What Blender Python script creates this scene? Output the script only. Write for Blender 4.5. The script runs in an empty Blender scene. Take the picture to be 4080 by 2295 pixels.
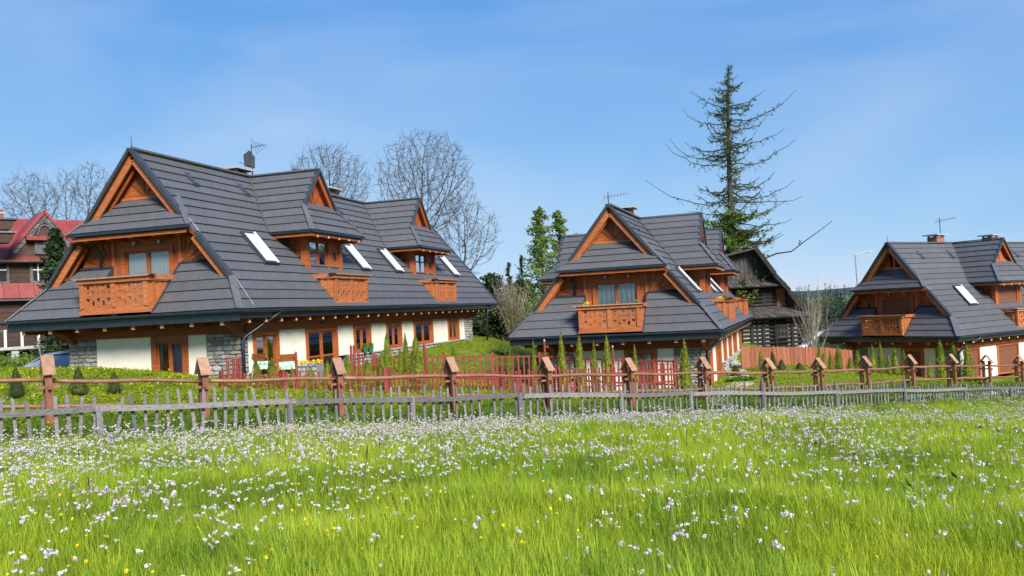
import bpy, bmesh, math, random
import numpy as np
from mathutils import Vector, Matrix, noise as mnoise

# ------------------------------------------------------------------ camera, sky, sun, exposure
scene = bpy.context.scene
COL = scene.collection
R = math.radians
cam_d = bpy.data.cameras.new('camera')
cam = bpy.data.objects.new('camera', cam_d)
COL.objects.link(cam)
PITCH, ROLL = 0.02592, 0.0513
FPX = 3381.46
cam_d.sensor_width = 36.0
cam_d.lens = 36.0 * FPX / 4080.0
cam_d.clip_start = 0.1
cam_d.clip_end = 6000
fw = Vector((0, math.cos(PITCH), math.sin(PITCH)))
r0 = Vector((1, 0, 0))
u0 = Vector((0, -math.sin(PITCH), math.cos(PITCH)))
cr = r0 * math.cos(ROLL) - u0 * math.sin(ROLL)
cu = r0 * math.sin(ROLL) + u0 * math.cos(ROLL)
cam.matrix_world = Matrix(((cr.x, cu.x, -fw.x, 0), (cr.y, cu.y, -fw.y, 0), (cr.z, cu.z, -fw.z, 0), (0, 0, 0, 1)))
scene.camera = cam

SUN_AZ, SUN_EL = R(154), R(34)          # azimuth from +Y towards +X
world = bpy.data.worlds.new('World')
scene.world = world
world.use_nodes = True
wn, wl = world.node_tree.nodes, world.node_tree.links
wn.clear()
w_out = wn.new('ShaderNodeOutputWorld')
w_bg = wn.new('ShaderNodeBackground')
w_bg.inputs['Strength'].default_value = 0.15
EXPOSURE = 1.42
sky = wn.new('ShaderNodeTexSky')
sky.sky_type = 'NISHITA'
sky.sun_disc = False
sky.sun_elevation = SUN_EL
sky.sun_rotation = SUN_AZ
sky.altitude = 2000
sky.air_density = 1.0
sky.dust_density = 0.0
sky.ozone_density = 5.0
w_tc = wn.new('ShaderNodeTexCoord')
w_map = wn.new('ShaderNodeMapping')
w_map.inputs['Scale'].default_value = (1.2, 1.2, 4.0)
w_noise = wn.new('ShaderNodeTexNoise')
w_noise.inputs['Scale'].default_value = 1.5
w_noise.inputs['Detail'].default_value = 3.5
w_noise.inputs['Roughness'].default_value = 0.48
w_noise.inputs['Distortion'].default_value = 0.6
w_ramp = wn.new('ShaderNodeValToRGB')
w_ramp.color_ramp.elements[0].position = 0.40
w_ramp.color_ramp.elements[0].color = (0, 0, 0, 1)
w_ramp.color_ramp.elements[1].position = 0.80
w_ramp.color_ramp.elements[1].color = (0.44, 0.44, 0.44, 1)
w_mix = wn.new('ShaderNodeMix')
w_mix.data_type = 'RGBA'
w_mix.inputs['B'].default_value = (0.66 / (0.15 * 2 ** EXPOSURE), 0.77 / (0.15 * 2 ** EXPOSURE), 0.93 / (0.15 * 2 ** EXPOSURE), 1)
wl.new(w_tc.outputs['Generated'], w_map.inputs['Vector'])
wl.new(w_map.outputs['Vector'], w_noise.inputs['Vector'])
wl.new(w_noise.outputs['Fac'], w_ramp.inputs['Fac'])
wl.new(w_ramp.outputs['Color'], w_mix.inputs['Factor'])
# even camera-like grade of the whole sky: one power curve per channel
w_sep = wn.new('ShaderNodeSeparateColor')
w_com = wn.new('ShaderNodeCombineColor')
wl.new(sky.outputs['Color'], w_sep.inputs['Color'])
SKY_G = 1.0 / (0.15 * 2 ** EXPOSURE)
for ch, pw, mu in (('Red', 0.80, 0.131), ('Green', 0.50, 0.258), ('Blue', 0.20, 0.605)):
    p_ = wn.new('ShaderNodeMath'); p_.operation = 'POWER'; p_.inputs[1].default_value = pw
    m_ = wn.new('ShaderNodeMath'); m_.operation = 'MULTIPLY'; m_.inputs[1].default_value = mu * SKY_G
    wl.new(w_sep.outputs[ch], p_.inputs[0]); wl.new(p_.outputs[0], m_.inputs[0]); wl.new(m_.outputs[0], w_com.inputs[ch])
wl.new(w_com.outputs['Color'], w_mix.inputs['A'])
wl.new(w_mix.outputs['Result'], w_bg.inputs['Color'])
wl.new(w_bg.outputs['Background'], w_out.inputs['Surface'])

sun_d = bpy.data.lights.new('sun', 'SUN')
sun_d.energy = 2.7
sun_d.angle = R(20)
sun_d.color = (1.0, 0.95, 0.88)
sun = bpy.data.objects.new('sun', sun_d)
COL.objects.link(sun)
sdir = Vector((math.sin(SUN_AZ) * math.cos(SUN_EL), math.cos(SUN_AZ) * math.cos(SUN_EL), math.sin(SUN_EL)))
sun.rotation_euler = sdir.to_track_quat('Z', 'Y').to_euler()

vs = scene.view_settings
vs.view_transform = 'Standard'
vs.look = 'None'
vs.exposure = EXPOSURE
vs.gamma = 1.0
vs.use_curve_mapping = False
scene.cycles.max_bounces = 8
scene.cycles.transparent_max_bounces = 12
scene.cycles.caustics_reflective = False
scene.cycles.caustics_refractive = False

# ------------------------------------------------------------------ helpers
def ray_dir(u, v):
    a, b = u - 2040.0, v - 1147.5
    x = a * math.cos(ROLL) - b * math.sin(ROLL)
    y = a * math.sin(ROLL) + b * math.cos(ROLL)
    X, Z = x / FPX, -y / FPX
    return Vector((X, math.cos(PITCH) - Z * math.sin(PITCH), math.sin(PITCH) + Z * math.cos(PITCH)))

def at(u, v, depth):
    """world point at a given depth (metres) on the sight line measured in the photograph"""
    d = ray_dir(u, v)
    return d * (depth / d.y)

def tag(o, label=None, cat=None, group=None, kind=None):
    if label: o['label'] = label
    if cat: o['category'] = cat
    if group: o['group'] = group
    if kind: o['kind'] = kind
    return o

def empty(name, loc, rz=0.0, label=None, cat=None, group=None):
    o = bpy.data.objects.new(name, None)
    o.empty_display_size = 0.3
    COL.objects.link(o)
    o.location = loc
    o.rotation_euler = (0, 0, rz)
    return tag(o, label, cat, group)

class MB:
    def __init__(s, T=None):
        s.v, s.f, s.T, s.m = [], [], T, []
    def add(s, vs, fs):
        n = len(s.v)
        if s.T: vs = [s.T(*p) for p in vs]
        s.v += [tuple(p) for p in vs]
        s.f += [tuple(i + n for i in f) for f in fs]
        return s
    def box(s, x0, x1, y0, y1, z0, z1):
        return s.add([(x0, y0, z0), (x1, y0, z0), (x1, y1, z0), (x0, y1, z0), (x0, y0, z1), (x1, y0, z1), (x1, y1, z1), (x0, y1, z1)],
                     [(3, 2, 1, 0), (4, 5, 6, 7), (0, 1, 5, 4), (1, 2, 6, 5), (2, 3, 7, 6), (3, 0, 4, 7)])
    def prism(s, poly, vec):
        n = len(poly)
        vec = Vector(vec)
        a = [Vector(p) for p in poly]
        b = [p + vec for p in a]
        return s.add([tuple(p) for p in a + b], [tuple(range(n))[::-1], tuple(range(n, 2 * n))] + [(i, (i + 1) % n, n + (i + 1) % n, n + i) for i in range(n)])
    def bar(s, p, q, w, h, up=(0, 0, 1), taper=1.0):
        p, q, up = Vector(p), Vector(q), Vector(up)
        d = (q - p).normalized()
        sx = d.cross(up)
        if sx.length < 1e-5: sx = d.cross(Vector((1, 0, 0)))
        sx.normalize()
        uy = sx.cross(d).normalized()
        c = []
        for pt, k in ((p, 1.0), (q, taper)):
            for a, b in ((-1, -1), (1, -1), (1, 1), (-1, 1)):
                c.append(tuple(pt + sx * (a * w * k / 2) + uy * (b * h * k / 2)))
        return s.add(c, [(3, 2, 1, 0), (4, 5, 6, 7), (0, 1, 5, 4), (1, 2, 6, 5), (2, 3, 7, 6), (3, 0, 4, 7)])
    def tube(s, pts, rad, n=6, cap=True):
        pts = [Vector(p) for p in pts]
        if not hasattr(rad, '__len__'): rad = [rad] * len(pts)
        vs, fs = [], []
        ref = None
        for i, p in enumerate(pts):
            d = (pts[min(i + 1, len(pts) - 1)] - pts[max(i - 1, 0)])
            d = d.normalized() if d.length > 1e-9 else Vector((0, 0, 1))
            if ref is None:
                ref = d.cross(Vector((0, 0, 1)))
                if ref.length < 1e-3: ref = d.cross(Vector((1, 0, 0)))
            a = (ref - d * ref.dot(d)).normalized()
            ref = a
            b = d.cross(a)
            for k in range(n):
                t = 2 * math.pi * k / n
                vs.append(tuple(p + (a * math.cos(t) + b * math.sin(t)) * rad[i]))
        for i in range(len(pts) - 1):
            for k in range(n):
                fs.append((i * n + k, i * n + (k + 1) % n, (i + 1) * n + (k + 1) % n, (i + 1) * n + k))
        if cap:
            fs.append(tuple(range(n))[::-1])
            fs.append(tuple(range((len(pts) - 1) * n, len(pts) * n)))
        return s.add(vs, fs)
    def lathe(s, prof, n=10, c=(0, 0, 0)):
        vs, fs = [], []
        for (r, z) in prof:
            for k in range(n):
                t = 2 * math.pi * k / n
                vs.append((c[0] + r * math.cos(t), c[1] + r * math.sin(t), c[2] + z))
        for i in range(len(prof) - 1):
            for k in range(n):
                fs.append((i * n + k, i * n + (k + 1) % n, (i + 1) * n + (k + 1) % n, (i + 1) * n + k))
        fs.append(tuple(range(n))[::-1])
        fs.append(tuple(range((len(prof) - 1) * n, len(prof) * n)))
        return s.add(vs, fs)
    def mesh(s, name, mat, smooth=False):
        me = bpy.data.meshes.new(name)
        me.from_pydata(s.v, [], s.f)
        if mat: me.materials.append(mat)
        if smooth: me.polygons.foreach_set('use_smooth', [True] * len(me.polygons))
        me.update()
        return me
    def build(s, name, mat, parent=None, smooth=False, label=None):
        o = bpy.data.objects.new(name, s.mesh(name, mat, smooth))
        COL.objects.link(o)
        if parent: o.parent = parent
        if label: o['label'] = label
        return o

def link_mesh(name, me, parent=None, loc=(0, 0, 0), rot=(0, 0, 0), scl=(1, 1, 1)):
    o = bpy.data.objects.new(name, me)
    COL.objects.link(o)
    o.location, o.rotation_euler, o.scale = loc, rot, scl
    if parent: o.parent = parent
    return o

def copy_tree(o, parent=None):
    c = o.copy()
    COL.objects.link(c)
    c.parent = parent
    for ch in list(o.children):
        copy_tree(ch, c)
    return c

ORD = ['first', 'second', 'third', 'fourth', 'fifth', 'sixth', 'seventh', 'eighth', 'ninth', 'tenth', 'eleventh', 'twelfth', 'thirteenth',
       'fourteenth', 'fifteenth', 'sixteenth', 'seventeenth', 'eighteenth', 'nineteenth', 'twentieth', 'twenty-first', 'twenty-second', 'twenty-third', 'twenty-fourth']

# ------------------------------------------------------------------ materials
M = {}
def nodes_of(name):
    m = bpy.data.materials.new(name)
    m.use_nodes = True
    nt = m.node_tree
    b = nt.nodes['Principled BSDF']
    return m, nt.nodes, nt.links, b

def mat(name, c1, c2=None, rough=0.7, scale=6.0, stretch=(1, 1, 1), bump=0.0, bscale=None, rnd=0.0, metal=0.0, spec=0.4, detail=6, lo=0.35, hi=0.65):
    m, n, l, b = nodes_of(name)
    b.inputs['Roughness'].default_value = rough
    b.inputs['Metallic'].default_value = metal
    b.inputs['Specular IOR Level'].default_value = spec
    c2 = c2 or tuple(x * 0.75 for x in c1)
    tc = n.new('ShaderNodeTexCoord')
    mp = n.new('ShaderNodeMapping')
    mp.inputs['Scale'].default_value = stretch
    l.new(tc.outputs['Object'], mp.inputs['Vector'])
    oi = n.new('ShaderNodeObjectInfo')
    addv = n.new('ShaderNodeVectorMath')
    addv.operation = 'ADD'
    mulv = n.new('ShaderNodeVectorMath')
    mulv.operation = 'SCALE'
    mulv.inputs[0].default_value = (13.1, 7.7, 5.3)
    l.new(oi.outputs['Random'], mulv.inputs['Scale'])
    l.new(mp.outputs['Vector'], addv.inputs[0])
    l.new(mulv.outputs['Vector'], addv.inputs[1])
    nz = n.new('ShaderNodeTexNoise')
    nz.inputs['Scale'].default_value = scale
    nz.inputs['Detail'].default_value = detail
    nz.inputs['Roughness'].default_value = 0.6
    l.new(addv.outputs['Vector'], nz.inputs['Vector'])
    mr = n.new('ShaderNodeMapRange')
    mr.inputs['From Min'].default_value = lo
    mr.inputs['From Max'].default_value = hi
    l.new(nz.outputs['Fac'], mr.inputs['Value'])
    mx = n.new('ShaderNodeMix')
    mx.data_type = 'RGBA'
    mx.inputs['A'].default_value = (*c1, 1)
    mx.inputs['B'].default_value = (*c2, 1)
    l.new(mr.outputs['Result'], mx.inputs['Factor'])
    out = mx.outputs['Result']
    if rnd:
        r2 = n.new('ShaderNodeMapRange')
        r2.inputs['To Min'].default_value = 1 - rnd
        r2.inputs['To Max'].default_value = 1 + rnd
        l.new(oi.outputs['Random'], r2.inputs['Value'])
        hs = n.new('ShaderNodeHueSaturation')
        l.new(r2.outputs['Result'], hs.inputs['Value'])
        l.new(out, hs.inputs['Color'])
        out = hs.outputs['Color']
    l.new(out, b.inputs['Base Color'])
    if bump:
        nb = n.new('ShaderNodeTexNoise')
        nb.inputs['Scale'].default_value = bscale or scale * 4
        nb.inputs['Detail'].default_value = 4
        l.new(addv.outputs['Vector'], nb.inputs['Vector'])
        bp = n.new('ShaderNodeBump')
        bp.inputs['Strength'].default_value = bump
        bp.inputs['Distance'].default_value = 0.02
        l.new(nb.outputs['Fac'], bp.inputs['Height'])
        l.new(bp.outputs['Normal'], b.inputs['Normal'])
    M[name] = m
    return m

def foliage(name, cols, trans=0.35, rough=0.6, wscale=0.35, rndv=0.25, rndh=0.02):
    """leaf material: colour varies from plant to plant and across the ground, light shines through"""
    m, n, l, b = nodes_of(name)
    b.inputs['Roughness'].default_value = rough
    b.inputs['Specular IOR Level'].default_value = 0.25
    geo = n.new('ShaderNodeNewGeometry')
    nz = n.new('ShaderNodeTexNoise')
    nz.inputs['Scale'].default_value = wscale
    nz.inputs['Detail'].default_value = 5
    nz.inputs['Roughness'].default_value = 0.65
    l.new(geo.outputs['Position'], nz.inputs['Vector'])
    rp = n.new('ShaderNodeValToRGB')
    e = rp.color_ramp.elements
    while len(e) < len(cols): e.new(0.5)
    for i, c in enumerate(cols):
        e[i].position = 0.36 + 0.28 * i / max(1, len(cols) - 1)
        e[i].color = (*c, 1)
    l.new(nz.outputs['Fac'], rp.inputs['Fac'])
    oi = n.new('ShaderNodeObjectInfo')
    isl = n.new('ShaderNodeMath'); isl.operation = 'ADD'
    l.new(oi.outputs['Random'], isl.inputs[0])
    l.new(geo.outputs['Random Per Island'], isl.inputs[1])
    fr = n.new('ShaderNodeMath'); fr.operation = 'FRACT'
    l.new(isl.outputs[0], fr.inputs[0])
    mr = n.new('ShaderNodeMapRange')
    mr.inputs['To Min'].default_value = 1 - rndv
    mr.inputs['To Max'].default_value = 1 + rndv
    l.new(fr.outputs[0], mr.inputs['Value'])
    mh = n.new('ShaderNodeMapRange')
    mh.inputs['To Min'].default_value = 0.5 - rndh
    mh.inputs['To Max'].default_value = 0.5 + rndh
    l.new(geo.outputs['Random Per Island'], mh.inputs['Value'])
    hs = n.new('ShaderNodeHueSaturation')
    l.new(mr.outputs['Result'], hs.inputs['Value'])
    l.new(mh.outputs['Result'], hs.inputs['Hue'])
    l.new(rp.outputs['Color'], hs.inputs['Color'])
    l.new(hs.outputs['Color'], b.inputs['Base Color'])
    tr = n.new('ShaderNodeBsdfTranslucent')
    l.new(hs.outputs['Color'], tr.inputs['Color'])
    ms = n.new('ShaderNodeMixShader')
    ms.inputs['Fac'].default_value = trans
    l.new(b.outputs['BSDF'], ms.inputs[1])
    l.new(tr.outputs['BSDF'], ms.inputs[2])
    l.new(ms.outputs['Shader'], n['Material Output'].inputs['Surface'])
    M[name] = m
    return m

# roofing: narrow shingles side by side within each course, per-course tone
def roof_mat(name, c1, c2, width=0.11, tone=0.06):
    m, n, l, b = nodes_of(name)
    b.inputs['Roughness'].default_value = 0.62
    b.inputs['Specular IOR Level'].default_value = 0.45
    tc = n.new('ShaderNodeTexCoord')
    sp = n.new('ShaderNodeSeparateXYZ')
    l.new(tc.outputs['Object'], sp.inputs['Vector'])
    ad = n.new('ShaderNodeMath'); ad.operation = 'ADD'
    l.new(sp.outputs['X'], ad.inputs[0]); l.new(sp.outputs['Y'], ad.inputs[1])
    oi = n.new('ShaderNodeObjectInfo')
    ma = n.new('ShaderNodeMath'); ma.operation = 'MULTIPLY_ADD'
    ma.inputs[1].default_value = 1.0 / width
    rs = n.new('ShaderNodeMath'); rs.operation = 'MULTIPLY'; rs.inputs[1].default_value = 37.0
    l.new(oi.outputs['Random'], rs.inputs[0])
    l.new(ad.outputs[0], ma.inputs[0]); l.new(rs.outputs[0], ma.inputs[2])
    fl = n.new('ShaderNodeMath'); fl.operation = 'FLOOR'
    l.new(ma.outputs[0], fl.inputs[0])
    wn_ = n.new('ShaderNodeTexWhiteNoise'); wn_.noise_dimensions = '1D'
    l.new(fl.outputs[0], wn_.inputs['W'])
    fr = n.new('ShaderNodeMath'); fr.operation = 'FRACT'
    l.new(ma.outputs[0], fr.inputs[0])
    gap = n.new('ShaderNodeMath'); gap.operation = 'GREATER_THAN'; gap.inputs[1].default_value = 0.07
    l.new(fr.outputs[0], gap.inputs[0])
    nz = n.new('ShaderNodeTexNoise'); nz.inputs['Scale'].default_value = 1.3; nz.inputs['Detail'].default_value = 8; nz.inputs['Roughness'].default_value = 0.7
    l.new(tc.outputs['Object'], nz.inputs['Vector'])
    mx = n.new('ShaderNodeMix'); mx.data_type = 'RGBA'
    mx.inputs['A'].default_value = (*c1, 1); mx.inputs['B'].default_value = (*c2, 1)
    mr0 = n.new('ShaderNodeMapRange'); mr0.inputs['From Min'].default_value = 0.3; mr0.inputs['From Max'].default_value = 0.7
    l.new(nz.outputs['Fac'], mr0.inputs['Value'])
    l.new(mr0.outputs['Result'], mx.inputs['Factor'])
    mr = n.new('ShaderNodeMapRange'); mr.inputs['To Min'].default_value = 1 - tone; mr.inputs['To Max'].default_value = 1 + tone
    l.new(wn_.outputs['Value'], mr.inputs['Value'])
    mo = n.new('ShaderNodeMapRange'); mo.inputs['To Min'].default_value = 0.9; mo.inputs['To Max'].default_value = 1.1
    l.new(oi.outputs['Random'], mo.inputs['Value'])
    mm = n.new('ShaderNodeMath'); mm.operation = 'MULTIPLY'
    l.new(mr.outputs['Result'], mm.inputs[0]); l.new(mo.outputs['Result'], mm.inputs[1])
    hs = n.new('ShaderNodeHueSaturation')
    l.new(mm.outputs[0], hs.inputs['Value']); l.new(mx.outputs['Result'], hs.inputs['Color'])
    l.new(hs.outputs['Color'], b.inputs['Base Color'])
    hb = n.new('ShaderNodeMath'); hb.operation = 'MULTIPLY_ADD'; hb.inputs[1].default_value = 0.6
    l.new(wn_.outputs['Value'], hb.inputs[0]); l.new(gap.outputs[0], hb.inputs[2])
    bp = n.new('ShaderNodeBump'); bp.inputs['Strength'].default_value = 0.35; bp.inputs['Distance'].default_value = 0.015
    l.new(hb.outputs[0], bp.inputs['Height']); l.new(bp.outputs['Normal'], b.inputs['Normal'])
    M[name] = m
    return m

roof_mat('roof_slate', (0.082, 0.083, 0.090), (0.100, 0.100, 0.106))
mat('roof_metal', (0.028, 0.034, 0.042), (0.045, 0.050, 0.058), rough=0.38, spec=0.5)
mat('cap_metal', (0.075, 0.08, 0.088), (0.11, 0.112, 0.118), rough=0.45)
mat('gutter', (0.010, 0.016, 0.021), (0.020, 0.028, 0.034), rough=0.28, spec=0.6)
mat('wood', (0.42, 0.118, 0.031), (0.27, 0.062, 0.016), rough=0.55, scale=2.2, stretch=(1, 1, 9), bump=0.12, rnd=0.12)
mat('wood_light', (0.47, 0.158, 0.053), (0.31, 0.088, 0.026), rough=0.55, scale=3, stretch=(1, 1, 7), bump=0.1, rnd=0.12)
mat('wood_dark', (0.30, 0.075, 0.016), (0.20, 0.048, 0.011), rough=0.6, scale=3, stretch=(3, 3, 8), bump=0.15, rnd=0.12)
mat('wood_line', (0.17, 0.042, 0.012), (0.13, 0.032, 0.009), rough=0.7)
mat('end_grain', (0.75, 0.48, 0.24), (0.62, 0.36, 0.16), rough=0.7, scale=12)
mat('plaster', (0.84, 0.79, 0.66), (0.77, 0.71, 0.57), rough=0.85, scale=1.6, bump=0.05, bscale=40)
mat('stone', (0.36, 0.345, 0.31), (0.25, 0.235, 0.205), rough=0.85, scale=5, bump=0.5, bscale=14, rnd=0.32)
mat('mortar', (0.25, 0.24, 0.215), (0.18, 0.17, 0.15), rough=0.95, scale=8, bump=0.3)
mat('concrete', (0.42, 0.41, 0.39), (0.33, 0.325, 0.31), rough=0.9, scale=3, bump=0.2)
mat('curtain_pale', (0.82, 0.83, 0.78), (0.74, 0.75, 0.71), rough=0.9, scale=2)
mat('curtain_blue', (0.62, 0.70, 0.70), (0.46, 0.55, 0.56), rough=0.9, scale=2, stretch=(8, 8, 0.5))
mat('curtain_dark', (0.11, 0.10, 0.17), (0.05, 0.05, 0.09), rough=0.9, scale=2, stretch=(5, 5, 0.5))
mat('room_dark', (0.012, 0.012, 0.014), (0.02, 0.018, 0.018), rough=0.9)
mat('shutter', (0.24, 0.095, 0.055), (0.19, 0.07, 0.04), rough=0.5, scale=3, stretch=(1, 1, 10))
mat('pane_white', (0.62, 0.65, 0.66), (0.50, 0.54, 0.56), rough=0.25, spec=0.6)  # opaque glossy white for the skylight panes and the van windscreen
mat('frame_white', (0.7, 0.7, 0.68), (0.6, 0.6, 0.58), rough=0.4)
mat('grey_wood', (0.225, 0.212, 0.210), (0.105, 0.098, 0.096), rough=0.85, scale=5, stretch=(2, 2, 9), bump=0.5, bscale=20, rnd=0.35)
mat('rail_wood', (0.29, 0.135, 0.085), (0.20, 0.085, 0.052), rough=0.42, scale=5, stretch=(1, 1, 1), bump=0.25, rnd=0.1)
mat('post_wood', (0.245, 0.095, 0.044), (0.165, 0.060, 0.030), rough=0.6, scale=4, stretch=(3, 3, 0.8), bump=0.25, rnd=0.1)
mat('board_weathered', (0.38, 0.215, 0.135), (0.27, 0.140, 0.088), rough=0.75, scale=4, stretch=(2, 2, 2), bump=0.35, rnd=0.12)
mat('cabin_grey', (0.082, 0.074, 0.070), (0.048, 0.043, 0.041), rough=0.9, scale=4, bump=0.4, rnd=0.3)
mat('red_wood', (0.24, 0.038, 0.030), (0.16, 0.024, 0.019), rough=0.55, scale=5, bump=0.2, rnd=0.22)
mat('plank_brown', (0.34, 0.125, 0.060), (0.24, 0.080, 0.040), rough=0.7, scale=3, stretch=(4, 4, 0.7), bump=0.3, rnd=0.2)
mat('bark', (0.135, 0.115, 0.095), (0.075, 0.062, 0.052), rough=0.95, scale=6, stretch=(2, 2, 0.5), bump=0.6)
mat('twig', (0.085, 0.068, 0.058), (0.055, 0.045, 0.040), rough=0.95)
mat('twig_pale', (0.30, 0.27, 0.20), (0.22, 0.19, 0.14), rough=0.95)
mat('larch_bark', (0.060, 0.052, 0.042), (0.035, 0.030, 0.026), rough=0.95, scale=5, bump=0.5)
mat('brick_red', (0.30, 0.12, 0.085), (0.22, 0.085, 0.06), rough=0.85, scale=7, rnd=0.15)
mat('red_roof', (0.29, 0.050, 0.042), (0.20, 0.036, 0.032), rough=0.5, scale=2.5, rnd=0.12)
mat('old_wood', (0.075, 0.042, 0.03), (0.045, 0.026, 0.02), rough=0.85, scale=3, stretch=(1, 1, 6), bump=0.3, rnd=0.2)
mat('old_grey', (0.155, 0.150, 0.155), (0.10, 0.096, 0.10), rough=0.9, scale=4, bump=0.4, rnd=0.28)
mat('log_dark', (0.028, 0.024, 0.021), (0.016, 0.014, 0.012), rough=0.85, scale=3, bump=0.4, rnd=0.2)
mat('chinking', (0.34, 0.325, 0.30), (0.22, 0.21, 0.19), rough=0.95, scale=5, bump=0.3, rnd=0.15)
mat('car_blue', (0.30, 0.33, 0.46), (0.30, 0.33, 0.46), rough=0.22, spec=0.6)
mat('car_white', (0.74, 0.76, 0.78), (0.72, 0.74, 0.76), rough=0.22, spec=0.6)
mat('car_silver', (0.50, 0.60, 0.66), (0.48, 0.58, 0.64), rough=0.12, spec=0.8)
mat('rubber', (0.015, 0.015, 0.016), (0.02, 0.02, 0.02), rough=0.8)
mat('steel', (0.40, 0.41, 0.42), (0.34, 0.35, 0.36), rough=0.4, metal=0.6)
mat('steel_dark', (0.07, 0.07, 0.075), (0.05, 0.05, 0.055), rough=0.5)
mat('towel', (0.62, 0.72, 0.62), (0.22, 0.45, 0.30), rough=0.9, scale=9, lo=0.47, hi=0.55)
mat('yellow', (0.80, 0.50, 0.02), (0.75, 0.42, 0.02), rough=0.7)
mat('terracotta', (0.42, 0.10, 0.04), (0.35, 0.08, 0.03), rough=0.8)
mat('orange_plastic', (0.75, 0.12, 0.03), (0.7, 0.10, 0.03), rough=0.5)
mat('green_pot', (0.02, 0.16, 0.06), (0.02, 0.12, 0.05), rough=0.5)
mat('white_petal', (0.80, 0.76, 0.80), (0.74, 0.69, 0.76), rough=0.8)
mat('path', (0.62, 0.60, 0.57), (0.50, 0.48, 0.45), rough=0.9, scale=2.5, bump=0.2)
mat('lantern', (0.02, 0.02, 0.02), (0.03, 0.03, 0.03), rough=0.4)

def glass_mat():
    m, n, l, b = nodes_of('glass')
    for k in list(n):
        if k.type != 'OUTPUT_MATERIAL': n.remove(k)
    t = n.new('ShaderNodeBsdfTransparent'); t.inputs['Color'].default_value = (0.95, 0.97, 0.97, 1)
    g = n.new('ShaderNodeBsdfGlossy'); g.inputs['Roughness'].default_value = 0.03
    fz = n.new('ShaderNodeFresnel'); fz.inputs['IOR'].default_value = 1.33
    mx = n.new('ShaderNodeMixShader')
    l.new(fz.outputs['Fac'], mx.inputs['Fac']); l.new(t.outputs[0], mx.inputs[1]); l.new(g.outputs[0], mx.inputs[2])
    l.new(mx.outputs[0], n['Material Output'].inputs['Surface'])
    M['glass'] = m
glass_mat()

foliage('f_grass', [(0.235, 0.355, 0.030), (0.360, 0.475, 0.032), (0.455, 0.535, 0.038)], trans=0.5, wscale=0.5, rndv=0.3, rndh=0.025)
foliage('f_weed', [(0.075, 0.165, 0.020), (0.120, 0.220, 0.022), (0.185, 0.270, 0.022)], trans=0.40, wscale=0.6, rndv=0.3)
foliage('f_cover', [(0.170, 0.260, 0.012), (0.280, 0.350, 0.014), (0.380, 0.400, 0.020)], trans=0.35, wscale=0.9, rndv=0.3, rndh=0.03)
foliage('f_thuja', [(0.085, 0.130, 0.012), (0.165, 0.200, 0.014), (0.270, 0.260, 0.018)], trans=0.2, wscale=1.6, rndv=0.35, rndh=0.02)
foliage('f_thuja_dark', [(0.035, 0.060, 0.014), (0.055, 0.080, 0.014), (0.085, 0.095, 0.016)], trans=0.2, wscale=1.6, rndv=0.35)
foliage('f_cypress', [(0.120, 0.200, 0.040), (0.190, 0.275, 0.055), (0.260, 0.330, 0.070)], trans=0.5, wscale=0.9, rndv=0.35)
foliage('f_dark', [(0.018, 0.040, 0.015), (0.032, 0.060, 0.020), (0.055, 0.085, 0.025)], trans=0.2, wscale=0.8, rndv=0.4)
foliage('f_straw', [(0.30, 0.22, 0.08), (0.36, 0.28, 0.11), (0.42, 0.33, 0.14)], trans=0.3, wscale=1.0, rndv=0.25)
foliage('f_larch', [(0.060, 0.095, 0.022), (0.100, 0.145, 0.028), (0.150, 0.190, 0.036)], trans=0.45, wscale=0.25, rndv=0.4)
foliage('f_larch_low', [(0.100, 0.170, 0.026), (0.150, 0.230, 0.034), (0.200, 0.270, 0.040)], trans=0.45, wscale=0.4, rndv=0.35)
foliage('f_shrub', [(0.16, 0.15, 0.06), (0.22, 0.21, 0.085), (0.27, 0.27, 0.10)], trans=0.3, wscale=0.6, rndv=0.3)
foliage('f_forest', [(0.026, 0.042, 0.026), (0.045, 0.062, 0.038), (0.095, 0.095, 0.062)], trans=0.15, wscale=0.12, rndv=0.35)  # grey-brown of bare trees mixed in; lightened in place of distance haze
foliage('f_petal', [(0.62, 0.50, 0.59), (0.70, 0.61, 0.66), (0.76, 0.69, 0.70)], trans=0.3, wscale=0.9, rndv=0.08, rndh=0.01)
foliage('f_yellow', [(0.72, 0.50, 0.01), (0.78, 0.58, 0.02), (0.80, 0.62, 0.03)], trans=0.25, wscale=2, rndv=0.1)
foliage('f_stem', [(0.10, 0.16, 0.02), (0.13, 0.20, 0.025), (0.15, 0.22, 0.03)], trans=0.2, wscale=1, rndv=0.2)
foliage('f_sedge', [(0.05, 0.035, 0.02), (0.07, 0.045, 0.025), (0.09, 0.055, 0.03)], trans=0.1, wscale=1, rndv=0.2)
# ------------------------------------------------------------------ terrain
H_POS = {1: (-13.75, 29.50, 0.48, R(-16.63)), 2: (4.38, 38.64, -1.34, R(-18.99)), 3: (23.53, 54.27, -2.93, R(-58.09))}
EZ = 2.75                     # eave height above the ground floor base
def hw(h, x, y, z=0.0):
    X, Y, Z, a = H_POS[h]
    return Vector((X + math.cos(a) * x - math.sin(a) * y, Y + math.sin(a) * x + math.cos(a) * y, Z + z))

# rustic brown fence: post positions and rail heights
BF = [(-11.04, 20.04, -1.10), (-8.14, 22.10, -1.43), (-5.08, 24.17, -1.69), (-2.03, 26.24, -1.93), (0.98, 28.31, -2.24), (4.00, 30.38, -2.51), (7.10, 32.44, -2.77),
      (10.19, 34.51, -3.08), (12.96, 36.58, -3.30), (15.80, 38.64, -3.53), (18.81, 40.71, -3.69), (21.85, 42.78, -3.96), (24.75, 44.84, -4.21), (27.69, 46.91, -4.49)]
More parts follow.
